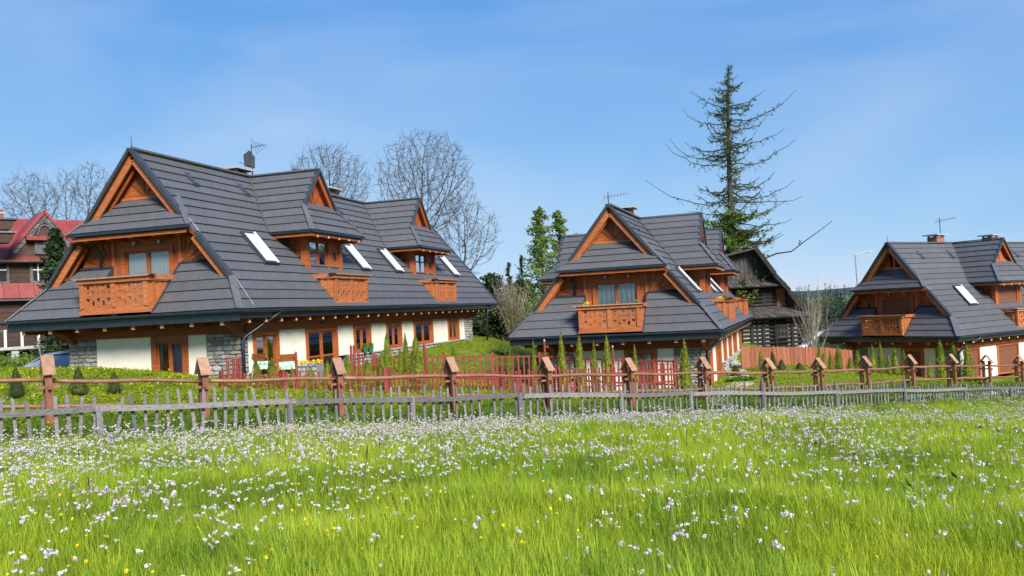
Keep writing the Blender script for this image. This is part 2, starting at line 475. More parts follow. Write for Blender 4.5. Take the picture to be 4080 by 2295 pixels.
# grey fence: distance along the line, rail height
GF0, GF1 = Vector((-10.74, 17.65, 0)), Vector((25.65, 43.15, 0))
GFD = (GF1 - GF0).normalized()
GF_RAIL = [(-6.0, -1.47), (0.0, -1.61), (1.67, -1.67), (4.23, -1.83), (6.19, -2.01), (9.49, -2.28), (12.56, -2.49), (17.14, -2.91), (22.96, -3.42), (28.7, -3.97),
           (33.4, -4.28), (33.9, -4.42), (44.43, -5.24), (50.0, -5.7)]
def gf_rail_z(t):
    return float(np.interp(t, [a for a, b in GF_RAIL], [b for a, b in GF_RAIL]))

CTRL = [(0, 0, -1.62), (-6, 1, -1.60), (6, 1, -1.95), (0, -15, -1.2), (-15, -5, -1.1), (15, -5, -2.2), (-4, 8, -1.80), (4, 9, -2.18), (0, 15, -2.42), (-9, 11, -1.98),
        (11, 15, -3.0), (15, 22, -3.85), (22, 30, -4.95), (5, 20, -2.98), (-16, 12, -2.0), (30, 36, -5.8)]
for t, dz in ((-6, .72), (0, .70), (4.2, .76), (9.5, .80), (14, .82), (17.1, .84), (23, .78), (29, .72), (34, .62), (39, .60), (44.4, .55)):
    p = GF0 + GFD * t
    CTRL.append((p.x, p.y, gf_rail_z(t) - dz))
for i in (0, 2, 4, 6, 8, 10, 12, 13):
    CTRL.append((BF[i][0], BF[i][1], BF[i][2] - 1.08))
for x, y, z in ((-5.5, -2.2, -1.62), (-2, -2.2, -1.62), (0.3, -2.2, -1.68), (2.2, -2.0, -1.82), (3.6, -1.6, -2.03), (5.2, -0.6, -2.36), (6.6, 0.2, -2.62), (-3.4, 0.8, -1.95), (0.5, 0.9, -2.15), (3.5, 0.9, -2.45),
                (5.6, 6, -2.70), (5.6, 13, -2.66), (6.2, 20, -2.62), (5.6, 27, -2.6), (-5, 3.5, -2.75), (-8, 4.5, -2.85), (-5, 8, -2.7), (-5, 20, -2.0), (0, 14, -2.4), (9.0, 6, -2.95), (-10, 10, -2.5)):
    p = hw(1, x, y, z); CTRL.append(tuple(p))
for x, y, z in ((-5.5, -1, -2.62), (0, -1, -2.62), (5.5, -1, -2.66), (6, 10, -2.60), (6, 24, -2.55), (0, 14, -2.6), (-6, 12, -2.6), (-6, 27, -2.5)):
    p = hw(2, x, y, z); CTRL.append(tuple(p))
for x, y, z in ((-6, -1, -2.6), (0, -1, -2.62), (5.5, -1, -2.66), (6, 10, -2.66), (0, 14, -2.66), (-6, 14, -2.6), (6, 27, -2.7)):
    p = hw(3, x, y, z); CTRL.append(tuple(p))
CTRL += [(-34, 30, -1.4), (-28, 48, -0.9), (-45, 60, -0.6), (-10, 75, -2.5), (15, 90, -4.5), (28, 78, -4.6), (50, 110, -6.5), (-40, 110, -1.0), (5, 140, -4.5), (110, 70, -9.0), (90, 160, -8.0), (0, 260, -6.0),
         (-140, 200, 0.5), (160, 300, -8.0), (-120, 20, 1.0), (120, -20, -8), (0, -90, 0), (0, 600, -4.0), (-400, 500, 2.0), (450, 500, -6.0)]
CP = np.array(CTRL, float)
def tps_fit(C, lam=0.002):
    n = len(C)
    d = np.linalg.norm(C[:, None, :2] - C[None, :, :2], axis=2)
    K = d ** 2 * np.log(d + 1e-9) + lam * np.eye(n) * 50
    Pm = np.hstack([np.ones((n, 1)), C[:, :2]])
    A = np.vstack([np.hstack([K, Pm]), np.hstack([Pm.T, np.zeros((3, 3))])])
    return np.linalg.solve(A, np.concatenate([C[:, 2], np.zeros(3)]))
TP = tps_fit(CP)
def gz_arr(X, Y):
    X, Y = np.asarray(X, float).ravel(), np.asarray(Y, float).ravel()
    out = np.zeros(len(X))
    for i in range(0, len(X), 20000):
        x, y = X[i:i + 20000], Y[i:i + 20000]
        d = np.hypot(x[:, None] - CP[None, :, 0], y[:, None] - CP[None, :, 1])
        out[i:i + 20000] = (d ** 2 * np.log(d + 1e-9)) @ TP[:-3] + TP[-3] + TP[-2] * x + TP[-1] * y
    rr = np.hypot(X, Y)
    k = np.clip((rr - 550) / 400, 0, 1)
    out = out * (1 - k) + (-4.0) * k
    out += 0.03 * np.sin(X * 1.7 + 0.6 * Y) * np.sin(Y * 1.3 - 0.4 * X) * np.clip(1 - rr / 120, 0, 1)
    return out
def gz(x, y):
    return float(gz_arr([x], [y])[0])

def axis(lo, hi, step, far_lo, far_hi):
    a = list(np.arange(lo, hi + 1e-6, step))
    s, v = step, hi
    while v < far_hi:
        s *= 1.22; v += s; a.append(v)
    s, v = step, lo
    b = []
    while v > far_lo:
        s *= 1.22; v -= s; b.append(v)
    return np.array(b[::-1] + a)
gx, gy = axis(-36, 60, 0.6, -3500, 3500), axis(-6, 84, 0.6, -900, 5000)
XX, YY = np.meshgrid(gx, gy)
ZZ = gz_arr(XX, YY)
nv, nx = len(ZZ), len(gx)
gme = bpy.data.meshes.new('ground')
idx = np.arange(nv).reshape(XX.shape)
gme.from_pydata(np.stack([XX.ravel(), YY.ravel(), ZZ], 1).tolist(), [], np.stack([idx[:-1, :-1], idx[:-1, 1:], idx[1:, 1:], idx[1:, :-1]], -1).reshape(-1, 4).tolist())
gme.polygons.foreach_set('use_smooth', [True] * len(gme.polygons))
ground = bpy.data.objects.new('ground', gme)
COL.objects.link(ground)
tag(ground, 'gently falling grassy ground under the flower meadow and the gardens', 'ground', kind='structure')
foliage('ground_soil', [(0.085, 0.125, 0.014), (0.120, 0.165, 0.016), (0.150, 0.190, 0.020)], trans=0.0, wscale=0.8, rndv=0.0, rndh=0.0)
gme.materials.append(M['ground_soil'])

def ground_strip(name, pts, width, matname, label, lift=0.03):
    """a paved strip that follows the ground"""
    mb = MB()
    vs, fs = [], []
    dense = []
    for a, b in zip(pts[:-1], pts[1:]):
        a, b = Vector((*a, 0)), Vector((*b, 0))
        n = max(1, int((b - a).length / 0.6))
        dense += [a.lerp(b, i / n) for i in range(n)]
    dense.append(Vector((*pts[-1], 0)))
    for i, p in enumerate(dense):
        d = (dense[min(i + 1, len(dense) - 1)] - dense[max(i - 1, 0)]).normalized()
        s = Vector((-d.y, d.x, 0)) * width / 2
        for k in range(5):
            q = p + s * (k / 2 - 1)
            vs.append((q.x, q.y, gz(q.x, q.y) + lift))
    for i in range(len(dense) - 1):
        for k in range(4):
            fs.append((i * 5 + k, i * 5 + k + 1, (i + 1) * 5 + k + 1, (i + 1) * 5 + k))
    mb.add(vs, fs)
    o = mb.build(name, M[matname])
    return tag(o, label, None, kind='structure')
# ------------------------------------------------------------------ highland chalet
W, HR, YV, XV, LEN = 4.9, 5.964, 1.02, 3.93, 28.1
KH = 1.152                                  # rise of the front hip roof
YW, ZH = 1.60, 1.82                         # upper gable wall plane, top of the front hip roof
SL = HR / W
def zs(x): return HR - SL * abs(x)
def up(p): return (p[0], p[1], p[2] + EZ)

def scan(poly, v):
    xs_ = []
    n = len(poly)
    for i in range(n):
        (u1, v1), (u2, v2) = poly[i], poly[(i + 1) % n]
        if (v1 <= v < v2) or (v2 <= v < v1):
            xs_.append(u1 + (u2 - u1) * (v - v1) / (v2 - v1))
    xs_.sort()
    return list(zip(xs_[0::2], xs_[1::2]))

def clad(parent, pts, U, name, material, c, th, top=0.012, rng=None, off=0.0, lap=1.06):
    """lay overlapping courses over a planar polygon; each course is a piece of its own"""
    P0 = Vector(pts[0])
    U = Vector(U).normalized()
    nrm = Vector((0, 0, 0))
    for i in range(len(pts)):
        a, b = Vector(pts[i]), Vector(pts[(i + 1) % len(pts)])
        nrm += a.cross(b)
    nrm.normalize()
    V = nrm.cross(U).normalized()
    if V.z < 0: V = -V
    N = U.cross(V)
    out = nrm if nrm.dot(N) > 0 else -nrm
    poly = [((Vector(p) - P0).dot(U), (Vector(p) - P0).dot(V)) for p in pts]
    vmin, vmax = min(p[1] for p in poly), max(p[1] for p in poly)
    n = max(1, round((vmax - vmin) / c))
    c = (vmax - vmin) / n
    if out.z < -0.02: out = -out
    for k in range(n):
        v0, v1 = vmin + k * c, vmin + (k + 1) * c
        a, b = scan(poly, v0 + c * 0.02), scan(poly, v1 - c * 0.02)
        if len(a) != len(b):
            mid = scan(poly, (v0 + v1) / 2)
            a, b = mid, mid
        for (a0, a1), (b0, b1) in zip(a, b):
            if a1 - a0 < 0.04 and b1 - b0 < 0.04: continue
            vt = min(v1 + c * (lap - 1), vmax)
            j = (rng.uniform(-0.006, 0.006) if rng else 0)
            m = max(1, int(max(a1 - a0, b1 - b0) / 1.6)) if th > 0.03 else 1
            vs, fs = [], []
            for q in range(m + 1):
                t = q / m
                jl = rng.uniform(-0.012, 0.012) if (rng and m > 1) else 0
                ul, uu = a0 + (a1 - a0) * t, b0 + (b1 - b0) * t
                base = P0 + out * off
                for (u_, v_, w_) in ((ul, v0 + jl, 0.0), (ul, v0 + jl, th + j), (uu, vt, top), (uu, vt, 0.0)):
                    vs.append(up(tuple(base + U * u_ + V * v_ + out * w_)))
            for q in range(m):
                A, B = q * 4, q * 4 + 4
                fs += [(A, B, B + 1, A + 1), (A + 1, B + 1, B + 2, A + 2), (A + 2, B + 2, B + 3, A + 3), (A + 3, B + 3, B, A)]
            fs += [(0, 1, 2, 3), (m * 4 + 3, m * 4 + 2, m * 4 + 1, m * 4)]
            mb = MB(); mb.add(vs, fs)
            mb.build(name, material, parent)

def deck(root, pts, U, th=0.13, name='roof_slope', matname='wood_dark', course=True, rng=None):
    nrm = Vector((0, 0, 0))
    for i in range(len(pts)):
        nrm += Vector(pts[i]).cross(Vector(pts[(i + 1) % len(pts)]))
    nrm.normalize()
    if nrm.z < 0: nrm = -nrm
    mb = MB()
    mb.prism([up(p) for p in pts], tuple(-nrm * th))
    o = mb.build(name, M[matname], root)
    if course:
        clad(o, pts, U, 'roof_course', M['roof_slate'], 0.45, 0.068, rng=rng, off=0.004)
    return o

def cap(root, p, q, w, h, up_, name, matname='cap_metal', lift=0.05):
    upv = Vector(up_).normalized()
    mb = MB()
    mb.bar(Vector(up(p)) + upv * lift, Vector(up(q)) + upv * lift, w, h, upv)
    return mb.build(name, M[matname], root)

def hole_panel(w, h, holes, th):
    """a board with sawn-out openings, returned as (verts, faces) in (u, n, z)"""
    bm = bmesh.new()
    edges = []
    def loop(pts):
        vs = [bm.verts.new((x, 0, z)) for x, z in pts]
        for i in range(len(vs)):
            edges.append(bm.edges.new((vs[i], vs[(i + 1) % len(vs)])))
    loop([(0, 0), (w, 0), (w, h), (0, h)])
    for hl in holes: loop(hl)
    bmesh.ops.triangle_fill(bm, use_beauty=True, use_dissolve=False, edges=edges, normal=(0, -1, 0))
    bmesh.ops.recalc_face_normals(bm, faces=bm.faces)
    res = bmesh.ops.extrude_face_region(bm, geom=list(bm.faces))
    for g in res['geom']:
        if isinstance(g, bmesh.types.BMVert): g.co.y += th
    bm.verts.index_update()
    vs = [tuple(v.co) for v in bm.verts]
    fs = [tuple(v.index for v in f.verts) for f in bm.faces]
    bm.free()
    return vs, fs

def motif_holes(w, h):
    hs = []
    cols = max(3, int(w / 0.21))
    dx = w / (cols + 0.4)
    def ell(cx, cz, rx, rz, n=8):
        return [(cx + rx * math.cos(2 * math.pi * k / n), cz + rz * math.sin(2 * math.pi * k / n)) for k in range(n)]
    def heart(cx, cz, r):
        pts = []
        for k in range(12):
            t = 2 * math.pi * k / 12
            x = 16 * math.sin(t) ** 3
            z = 13 * math.cos(t) - 5 * math.cos(2 * t) - 2 * math.cos(3 * t) - math.cos(4 * t)
            pts.append((cx + r * x / 17, cz + r * z / 17))
        return pts[::-1]
    def vee(cx, cz, s):
        return [(cx, cz - s), (cx + s * 0.9, cz + s * 0.6), (cx + s * 0.45, cz + s * 0.7), (cx, cz - s * 0.25), (cx - s * 0.45, cz + s * 0.7), (cx - s * 0.9, cz + s * 0.6)]
    for i in range(cols):
        cx = dx * (i + 0.7)
        if i % 2 == 0:
            hs.append(ell(cx, h * 0.84, dx * 0.34, h * 0.085))
            hs.append(vee(cx, h * 0.63, dx * 0.36))
            hs.append(heart(cx, h * 0.34, dx * 0.42))
        else:
            hs.append(ell(cx, h * 0.88, dx * 0.30, h * 0.055))
            hs.append([(cx - dx * .07, h * .50), (cx - dx * .30, h * .56), (cx - dx * .30, h * .66), (cx - dx * .07, h * .72)])
            hs.append([(cx + dx * .07, h * .50), (cx + dx * .07, h * .72), (cx + dx * .30, h * .66), (cx + dx * .30, h * .56)])
            hs.append(ell(cx, h * 0.20, dx * 0.28, h * 0.12))
    return hs

def balcony(root, T, hwid, nf, nback, z0, z1, panels=2, dense=False):
    """carved balustrade: T maps (u, n, z) to the house; nback(z) is where the sides meet the roof"""
    mb = MB(T)
    mb.box(-hwid - 0.04, hwid + 0.04, nf - 0.10, nf + 0.07, z0 - 0.06, z0 + 0.06)
    mb.box(-hwid, hwid, nf - 0.08, nf + 0.02, z0 + 0.06, z0 + 0.16)
    b = mb.build('balcony', M['wood_light'], root)
    zt = z1 - 0.20
    mb = MB(T)
    mb.box(-hwid - 0.10, hwid + 0.10, nf - 0.12, nf + 0.10, zt, z1 - 0.06)
    mb.build('rail_beam', M['wood_light'], b)
    mb = MB(T)
    mb.prism([(-hwid - 0.26, nf - 0.16, z1), (-hwid - 0.12, nf - 0.16, z1 - 0.055), (hwid + 0.12, nf - 0.16, z1 - 0.055), (hwid + 0.26, nf - 0.16, z1)], (0, 0.34, 0))
    mb.build('hand_rail', M['board_weathered'], b)
    for i in range(panels + 1):
        u = -hwid + 0.08 + (2 * hwid - 0.16) * i / panels
        mb = MB(T)
        mb.box(u - 0.085, u + 0.085, nf - 0.06, nf + 0.055, z0 + 0.16, zt)
        mb.build('post', M['wood_light'], b)
    pw = (2 * hwid - 0.16) / panels - 0.17
    ph = zt - z0 - 0.16
    vs, fs = hole_panel(pw, ph, motif_holes(pw, ph), 0.035)
    for i in range(panels):
        u = -hwid + 0.08 + (2 * hwid - 0.16) * i / panels + 0.085
        mb = MB(T)
        mb.add([(u + x, nf - 0.03 + y, z0 + 0.16 + z) for x, y, z in vs], fs)
        mb.build('carved_panel', M['wood_light'], b)
    for s in (-1, 1):
        mb = MB(T)
        mb.prism([(s * hwid, nf - 0.08, z0 + 0.05), (s * hwid, nf - 0.08, z1 - 0.2), (s * hwid, nback(z1 - 0.2), z1 - 0.2), (s * hwid, nback(z0 + 0.05), z0 + 0.05)], (-s * 0.05, 0, 0))
        mb.build('side_panel', M['wood_light'], b)
        mb = MB(T)
        mb.box(min(s * (hwid - 0.12), s * (hwid + 0.12)), max(s * (hwid - 0.12), s * (hwid + 0.12)), nback(z1), nf - 0.16, z1 - 0.17, z1)
        mb.build('side_rail', M['wood_light'], b)
        for q in range(3):
            n0 = nf - 0.2 - q * 0.3
            if n0 < nback(z1): continue
            zb = z0 + 0.1
            while zb < z1 - .3 and nback(zb) > n0 - 0.02: zb += 0.05
            mb = MB(T)
            mb.box(min(s * hwid, s * (hwid + 0.03)), max(s * hwid, s * (hwid + 0.03)), n0 - 0.13, n0, zb, z1 - 0.2)
            mb.build('side_board', M['wood_light'], b)
    mb = MB(T)
    mb.box(-hwid + 0.05, hwid - 0.05, nback(z0 + 0.25) - 0.8, nf - 0.1, z0 + 0.02, z0 + 0.10)
    mb.build('balcony_floor', M['wood_dark'], b)
    return b

def window(root, T, u0, u1, z0, z1, sashes=2, kind='pale', casing=0.12, depth=0.06, transom=None, wood='wood', name='window', shut=0.0):
    """casing, sashes with panes, curtain and the dim room behind; T maps (u, n, z), n = 0 on the wall face"""
    mb = MB(T)
    c = casing
    mb.box(u0, u0 + c, -0.12, depth, z0, z1)
    mb.box(u1 - c, u1, -0.12, depth, z0, z1)
    mb.box(u0 + c, u1 - c, -0.12, depth - 0.004, z1 - c, z1)
    mb.box(u0 + c, u1 - c, -0.12, depth - 0.004, z0, z0 + c * 0.7)
    w_ = mb.build(name, M[wood], root)
    a, b, lo, hi = u0 + c, u1 - c, z0 + c * 0.7, z1 - c
    if kind == 'shutter':
        n = max(6, int((hi - lo) / 0.075))
        for k in range(n):
            mb = MB(T)
            za, zb = lo + (hi - lo) * k / n, lo + (hi - lo) * (k + 1) / n
            mb.prism([(a, -0.03, za), (a, 0.0, za + (zb - za) * .25), (a, 0.0, zb - (zb - za) * .25), (a, -0.03, zb)], (b - a, 0, 0))
            mb.build('shutter_slat', M['shutter'], w_)
        mb = MB(T); mb.box(a, b, -0.12, -0.035, lo, hi); mb.build('shutter_back', M['shutter'], w_)
        return w_
    sw = (b - a) / sashes
    for i in range(sashes):
        s0, s1 = a + sw * i + 0.004, a + sw * (i + 1) - 0.004
        f = 0.065
        mb = MB(T)
        mb.box(s0, s0 + f, -0.07, 0.0, lo, hi); mb.box(s1 - f, s1, -0.07, 0.0, lo, hi)
        mb.box(s0 + f, s1 - f, -0.07, -0.003, hi - f, hi); mb.box(s0 + f, s1 - f, -0.07, -0.003, lo, lo + f)
        if transom: mb.box(s0 + f, s1 - f, -0.07, -0.003, transom - 0.035, transom + 0.035)
        mb.build('sash', M[wood], w_)
        mb = MB(T); mb.box(s0 + f - 0.01, s1 - f + 0.01, -0.045, -0.038, lo + f - 0.01, hi - f + 0.01)
        mb.build('pane', M['glass'], w_)
    if kind in ('pale', 'blue', 'dark', 'lace'):
        m_ = {'pale': 'curtain_pale', 'blue': 'curtain_blue', 'dark': 'curtain_dark', 'lace': 'curtain_pale'}[kind]
        zc = lo if kind != 'lace' else lo + (hi - lo) * 0.35
        n = max(8, int((b - a) / 0.05))
        vs, fs = [], []
        for k in range(n + 1):
            u = a + (b - a) * k / n
            d = -0.10 + (0.022 * math.sin(u * 26) + 0.012 * math.sin(u * 61) if kind != 'pale' else 0.004 * math.sin(u * 40))
            vs += [(u, d, zc), (u, d, hi)]
        for k in range(n): fs.append((2 * k, 2 * k + 2, 2 * k + 3, 2 * k + 1))
        if kind == 'dark':
            fs = [f for i, f in enumerate(fs) if not (n * 0.12 < i < n * 0.38)]
        mb = MB(T); mb.add(vs, fs); mb.build('curtain', M[m_], w_)
    mb = MB(T)
    mb.box(a, b, -0.75, -0.70, lo, hi); mb.build('room_back', M['room_dark'], w_)
    mb = MB(T)
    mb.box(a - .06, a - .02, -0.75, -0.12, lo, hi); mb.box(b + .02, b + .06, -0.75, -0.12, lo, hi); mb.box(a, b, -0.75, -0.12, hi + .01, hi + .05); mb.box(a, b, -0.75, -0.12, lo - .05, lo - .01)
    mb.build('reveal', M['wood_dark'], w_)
    return w_

STONES = []
def stone_meshes():
    rng = random.Random(5)
    for k in range(9):
        n = rng.choice((5, 6, 7))
        prof = []
        for i in range(n):
            t = 2 * math.pi * (i + rng.uniform(-0.25, 0.25)) / n
            r = 0.5 / max(abs(math.cos(t)), abs(math.sin(t)) * 1.0) ** 0.75
            prof.append((r * math.cos(t) * rng.uniform(.86, 1.0), r * math.sin(t) * rng.uniform(.86, 1.0)))
        mb = MB()
        vs = [(x, 0, z) for x, z in prof] + [(x * 0.97, 0.6, z * 0.97) for x, z in prof] + [(x * 0.72, 1.0 * rng.uniform(.85, 1.1), z * 0.72) for x, z in prof]
        fs = [tuple(range(n))] + [(i, (i + 1) % n, n + (i + 1) % n, n + i) for i in range(n)] + [(n + i, n + (i + 1) % n, 2 * n + (i + 1) % n, 2 * n + i) for i in range(n)] + [tuple(range(2 * n, 3 * n))]
        mb.add(vs, fs)
        STONES.append(mb.mesh('stone', M['stone']))
stone_meshes()

def stonework(root, O, ang, w, h, seed, hmin=0.10, hmax=0.20, wmin=.18, wmax=.48, top=None):
    """rubble wall: O lower corner (house coords), ang direction of the wall in plan; stones are pieces"""
    rng = random.Random(seed)
    ca, sa = math.cos(ang), math.sin(ang)
    def T(u, n, z): return up((O[0] + ca * u + sa * n, O[1] + sa * u - ca * n, O[2] + z))
    mb = MB(T)
    if top: mb.prism([(0, -0.35, 0), (w, -0.35, 0), (w, -0.35, top(w)), (0, -0.35, top(0))], (0, 0.35, 0))
    else: mb.box(0, w, -0.35, 0.0, 0, h)
    wall = mb.build('stone_wall', M['mortar'], root)
    z = 0.0
    while z < h - 0.04:
        hh = min(rng.uniform(hmin, hmax), h - z)
        if h - z - hh < 0.06: hh = h - z
        u = 0.0
        while u < w - 0.03:
            ww = min(rng.uniform(wmin, wmax), w - u)
            if w - u - ww < 0.09: ww = w - u
            if not top or z + hh * 0.8 < top(u + ww / 2):
                p = T(u + ww / 2, -0.01, z + hh / 2)
                o = link_mesh('stone', rng.choice(STONES), wall, p, (rng.uniform(-.05, .05), rng.uniform(-.06, .06), ang + math.pi), (ww * 1.02, rng.uniform(.05, .09), hh * 1.03))
            u += ww
        z += hh
    return wall

def dormer(root, yd, side, rng, o, zr=HR, kind='clear', out=0.0):
    s = side
    X = lambda x, y, z: (s * x, yd + y, z)
    dz = HR - zr
    dd, xe, ze, hy = 3.42 + out, 4.30 + out, 3.15 - dz * 0.4, (zr - (3.15 - dz * 0.4)) / SL
    xw = 3.30 + out
    sk = (zr - 1.36 * SL - ze) / (xe - dd)
    zt = ze + sk * (xe - xw)
    yt = (zr - zt) / SL
    xm = lambda z: W * (1 - z / HR)
    for t in (-1, 1):
        pts = [X(xm(ze), t * hy, ze), X(xe, t * hy, ze), X(dd, t * 1.36, zr - 1.36 * SL), X(dd, 0, zr), X(xm(zr), 0, zr)]
        deck(root, pts, (1, 0, 0), name='dormer_slope', rng=rng)
        cap(root, X(xm(zr) - 0.02, 0, zr), X(xm(ze), t * hy, ze), 0.24, 0.03, (s * 0.7, -t * 0.4, 0.6), 'valley_flashing', lift=0.055)
        cap(root, X(dd, 0, zr + 0.02), X(dd, t * 1.36, zr - 1.36 * SL), 0.20, 0.10, (0, -t * 0.77, 0.64), 'verge_cap', 'roof_metal', lift=0.03)
        mb = MB()
        mb.bar(up(X(dd - 0.04, t * 0.03, zr - 0.24)), up(X(dd - 0.04, t * 1.36, zr - 1.36 * SL - 0.20)), 0.07, 0.15, (0, t * 0.77, 0.64))
        mb.build('barge_board', M['wood_light'], root)
        cap(root, X(dd, t * 1.36, zr - 1.36 * SL), X(xe, t * hy, ze), 0.20, 0.05, (s * 0.6, t * 0.5, 0.8), 'hip_cap', lift=0.05)
        # soffit edge boards below the dormer eaves
        mb = MB()
        mb.bar(up(X(xm(ze) + 0.1, t * (hy - 0.05), ze - 0.16)), up(X(xe - 0.06, t * (hy - 0.05), ze - 0.16)), 0.05, 0.12)
        mb.build('eave_board', M['wood'], root)
        cap(root, X(xm(ze), t * (hy + 0.02), ze - 0.03), X(xe, t * (hy + 0.02), ze - 0.03), 0.10, 0.09, (0, 0, 1), 'drip_edge', 'gutter', lift=0)
    cap(root, X(xm(zr) - .1, 0, zr), X(dd + 0.05, 0, zr), 0.24, 0.06, (0, 0, 1), 'ridge_cap', lift=0.06)
    # front skirt roof
    pts = [X(xe, -hy, ze), X(xe, hy, ze), X(xw, yt, zt), X(xw, -yt, zt)]
    deck(root, pts, (0, 1, 0), name='dormer_skirt', rng=rng)
    cap(root, X(xe + 0.03, -hy, ze - 0.03), X(xe + 0.03, hy, ze - 0.03), 0.10, 0.09, (0, 0, 1), 'drip_edge', 'gutter', lift=0)
    mb = MB(); mb.bar(up(X(xe - 0.05, -hy + .1, ze - 0.16)), up(X(xe - 0.05, hy - .1, ze - 0.16)), 0.05, 0.12); mb.build('eave_board', M['wood'], root)
    mb = MB(); mb.prism([up(X(xe - 0.08, -hy + .08, ze - 0.13)), up(X(xe - 0.08, hy - .08, ze - 0.13)), up(X(2.6, hy - .08, ze - 0.13)), up(X(2.6, -hy + .08, ze - 0.13))], (0, 0, 0.03)); mb.build('soffit', M['wood_dark'], root)
    for k in range(5):
        y = -hy + 0.5 + (2 * hy - 1.0) * k / 4
        mb = MB(); mb.box(*sorted((s * (xe - 0.75), s * (xe - 0.02))), yd + y - 0.05, yd + y + 0.05, ze - 0.26 + EZ, ze - 0.15 + EZ)
        r_ = mb.build('rafter_tail', M['wood_dark'], root)
        mb = MB(); mb.box(*sorted((s * (xe - 0.02), s * (xe - 0.008))), yd + y - 0.045, yd + y + 0.045, ze - 0.255 + EZ, ze - 0.165 + EZ)
        mb.build('end_grain', M['end_grain'], r_)
    # gable triangle
    g = MB(); g.prism([up(X(xw - 0.28, -yt + .08, zt - 0.05)), up(X(xw - 0.28, yt - .08, zt - 0.05)), up(X(xw - 0.28, 0, zr - 0.2))], (s * 0.08, 0, 0))
    go = g.build('gable_wall', M['wood'], root)
    if o.get('open_gable'):
        mb = MB(); mb.bar(up(X(xw - .17, -yt, zt + .08)), up(X(xw - .17, yt, zt + .08)), .1, .12); mb.build('tie_beam', M['wood_light'], go)
        mb = MB(); mb.bar(up(X(xw - .17, 0, zt)), up(X(xw - .17, 0, zr - .3)), .12, .1, (s, 0, 0)); mb.build('king_post', M['wood_light'], go)
    else:
        for q in (-1, 1):
            mb = MB(); mb.bar(up(X(xw - 0.19, q * 0.12, zt + 0.1)), up(X(xw - 0.19, q * 0.62, zt + 0.62)), 0.035, 0.035, (s, 0, 0)); mb.build('batten', M['wood_line'], go)
        mb = MB(); mb.bar(up(X(xw - 0.19, 0, zt)), up(X(xw - 0.19, 0, zr - .3)), 0.035, 0.035, (s, 0, 0)); mb.build('batten', M['wood_line'], go)
    # window wall, cheeks and posts
    xf, hwid = 3.47 + out * .6, 1.44
    T = (lambda u, n, z: up((xf + n, yd + u, z))) if s > 0 else (lambda u, n, z: up((-xf - n, yd - u, z)))
    for t in (-1, 1):
        yb = t * hwid
        mb = MB()
        mb.prism([up(X(xf, yb, zs(xf) - .2)), up(X(xf, yb, ze - 0.1)), up(X(xm(ze - .1) - .1, yb, ze - 0.1))], (0, -t * 0.08, 0))
        ck = mb.build('dormer_cheek', M['wood'], root)
        for q in range(3):
            x_ = xf - 0.15 - q * 0.3
            if zs(x_) > ze - .2: continue
            mb = MB(); mb.box(*sorted((s * (x_ - .012), s * (x_ + .012))), yd + min(yb, yb + t * .012), yd + max(yb, yb + t * .012), zs(x_) + EZ, ze - .13 + EZ); mb.build('batten', M['wood_line'], ck)
        mb = MB(T); mb.box(t * hwid - 0.12, t * hwid + 0.12, -0.16, 0.10, 0.3, ze - 0.13); mb.build('corner_post', M['wood'], root)
    if kind == 'shutter':
        window(root, T, -hwid + .12, hwid - .12, 0.3, ze - 0.14, kind='shutter', casing=0.2)
    else:
        window(root, T, -hwid + .12, 0.52, 0.3, ze - 0.14, sashes=2, kind=kind, casing=0.14, transom=2.42 - dz * .4)
        mb = MB(T); mb.box(0.52, hwid - .12, -0.14, 0.01, 0.3, ze - 0.14)
        wl_ = mb.build('wall_panel', M['wood'], root)
        mb = MB(T); mb.box(0.90, 1.00, 0.01, 0.10, 2.15, 2.45); mb.build('wall_lamp', M['lantern'], wl_)
    balcony(root, T, hwid, 4.75 - xf, lambda z: W * (1 - z / HR) - xf, 0.16, 1.40, 2)

def skylight(root, y0, x_top, x_bot, rng):
    d = Vector((x_bot - x_top, 0, zs(x_bot) - zs(x_top))).normalized()
    n = Vector((SL, 0, 1)).normalized()
    yx = Vector((0, 1, 0))
    P = Vector((x_top, y0, zs(x_top)))
    L_ = math.hypot(x_bot - x_top, zs(x_bot) - zs(x_top))
    def T(u, w, l): return up(tuple(P + yx * u + n * w + d * l))
    mb = MB(T)
    mb.box(0, 0.10, 0.0, 0.17, 0, L_); mb.box(0.88, 0.98, 0.0, 0.17, 0, L_); mb.box(0.10, 0.88, 0.0, 0.165, 0, 0.10); mb.box(0.10, 0.88, 0.0, 0.165, L_ - 0.10, L_)
    f = mb.build('skylight', M['roof_metal'], root)
    mb = MB(T); mb.box(0.10, 0.86, 0.10, 0.158, 0.10, L_ - .10); mb.build('pane', M['pane_white'], f)
    mb = MB(T); mb.box(0.80, 0.90, 0.165, 0.20, 0.0, L_); mb.build('side_trim', M['frame_white'], f)

def chimney(root, x, y, zb, zt, w=0.7, l=0.9):
    mb = MB(); mb.box(x - w / 2, x + w / 2, y - l / 2, y + l / 2, zb + EZ, zt + EZ)
    c = mb.build('chimney', M['brick_red'], root)
    mb = MB(); mb.box(x - w / 2 - .22, x + w / 2 + .22, y - l / 2 - .22, y + l / 2 + .22, zt + 0.10 + EZ, zt + 0.18 + EZ); mb.build('chimney_cap', M['concrete'], c)
    for a in (-1, 1):
        for b_ in (-1, 1):
            mb = MB(); mb.box(x + a * w * .4 - .05, x + a * w * .4 + .05, y + b_ * l * .4 - .05, y + b_ * l * .4 + .05, zt + EZ, zt + .10 + EZ); mb.build('cap_block', M['concrete'], c)
    return c

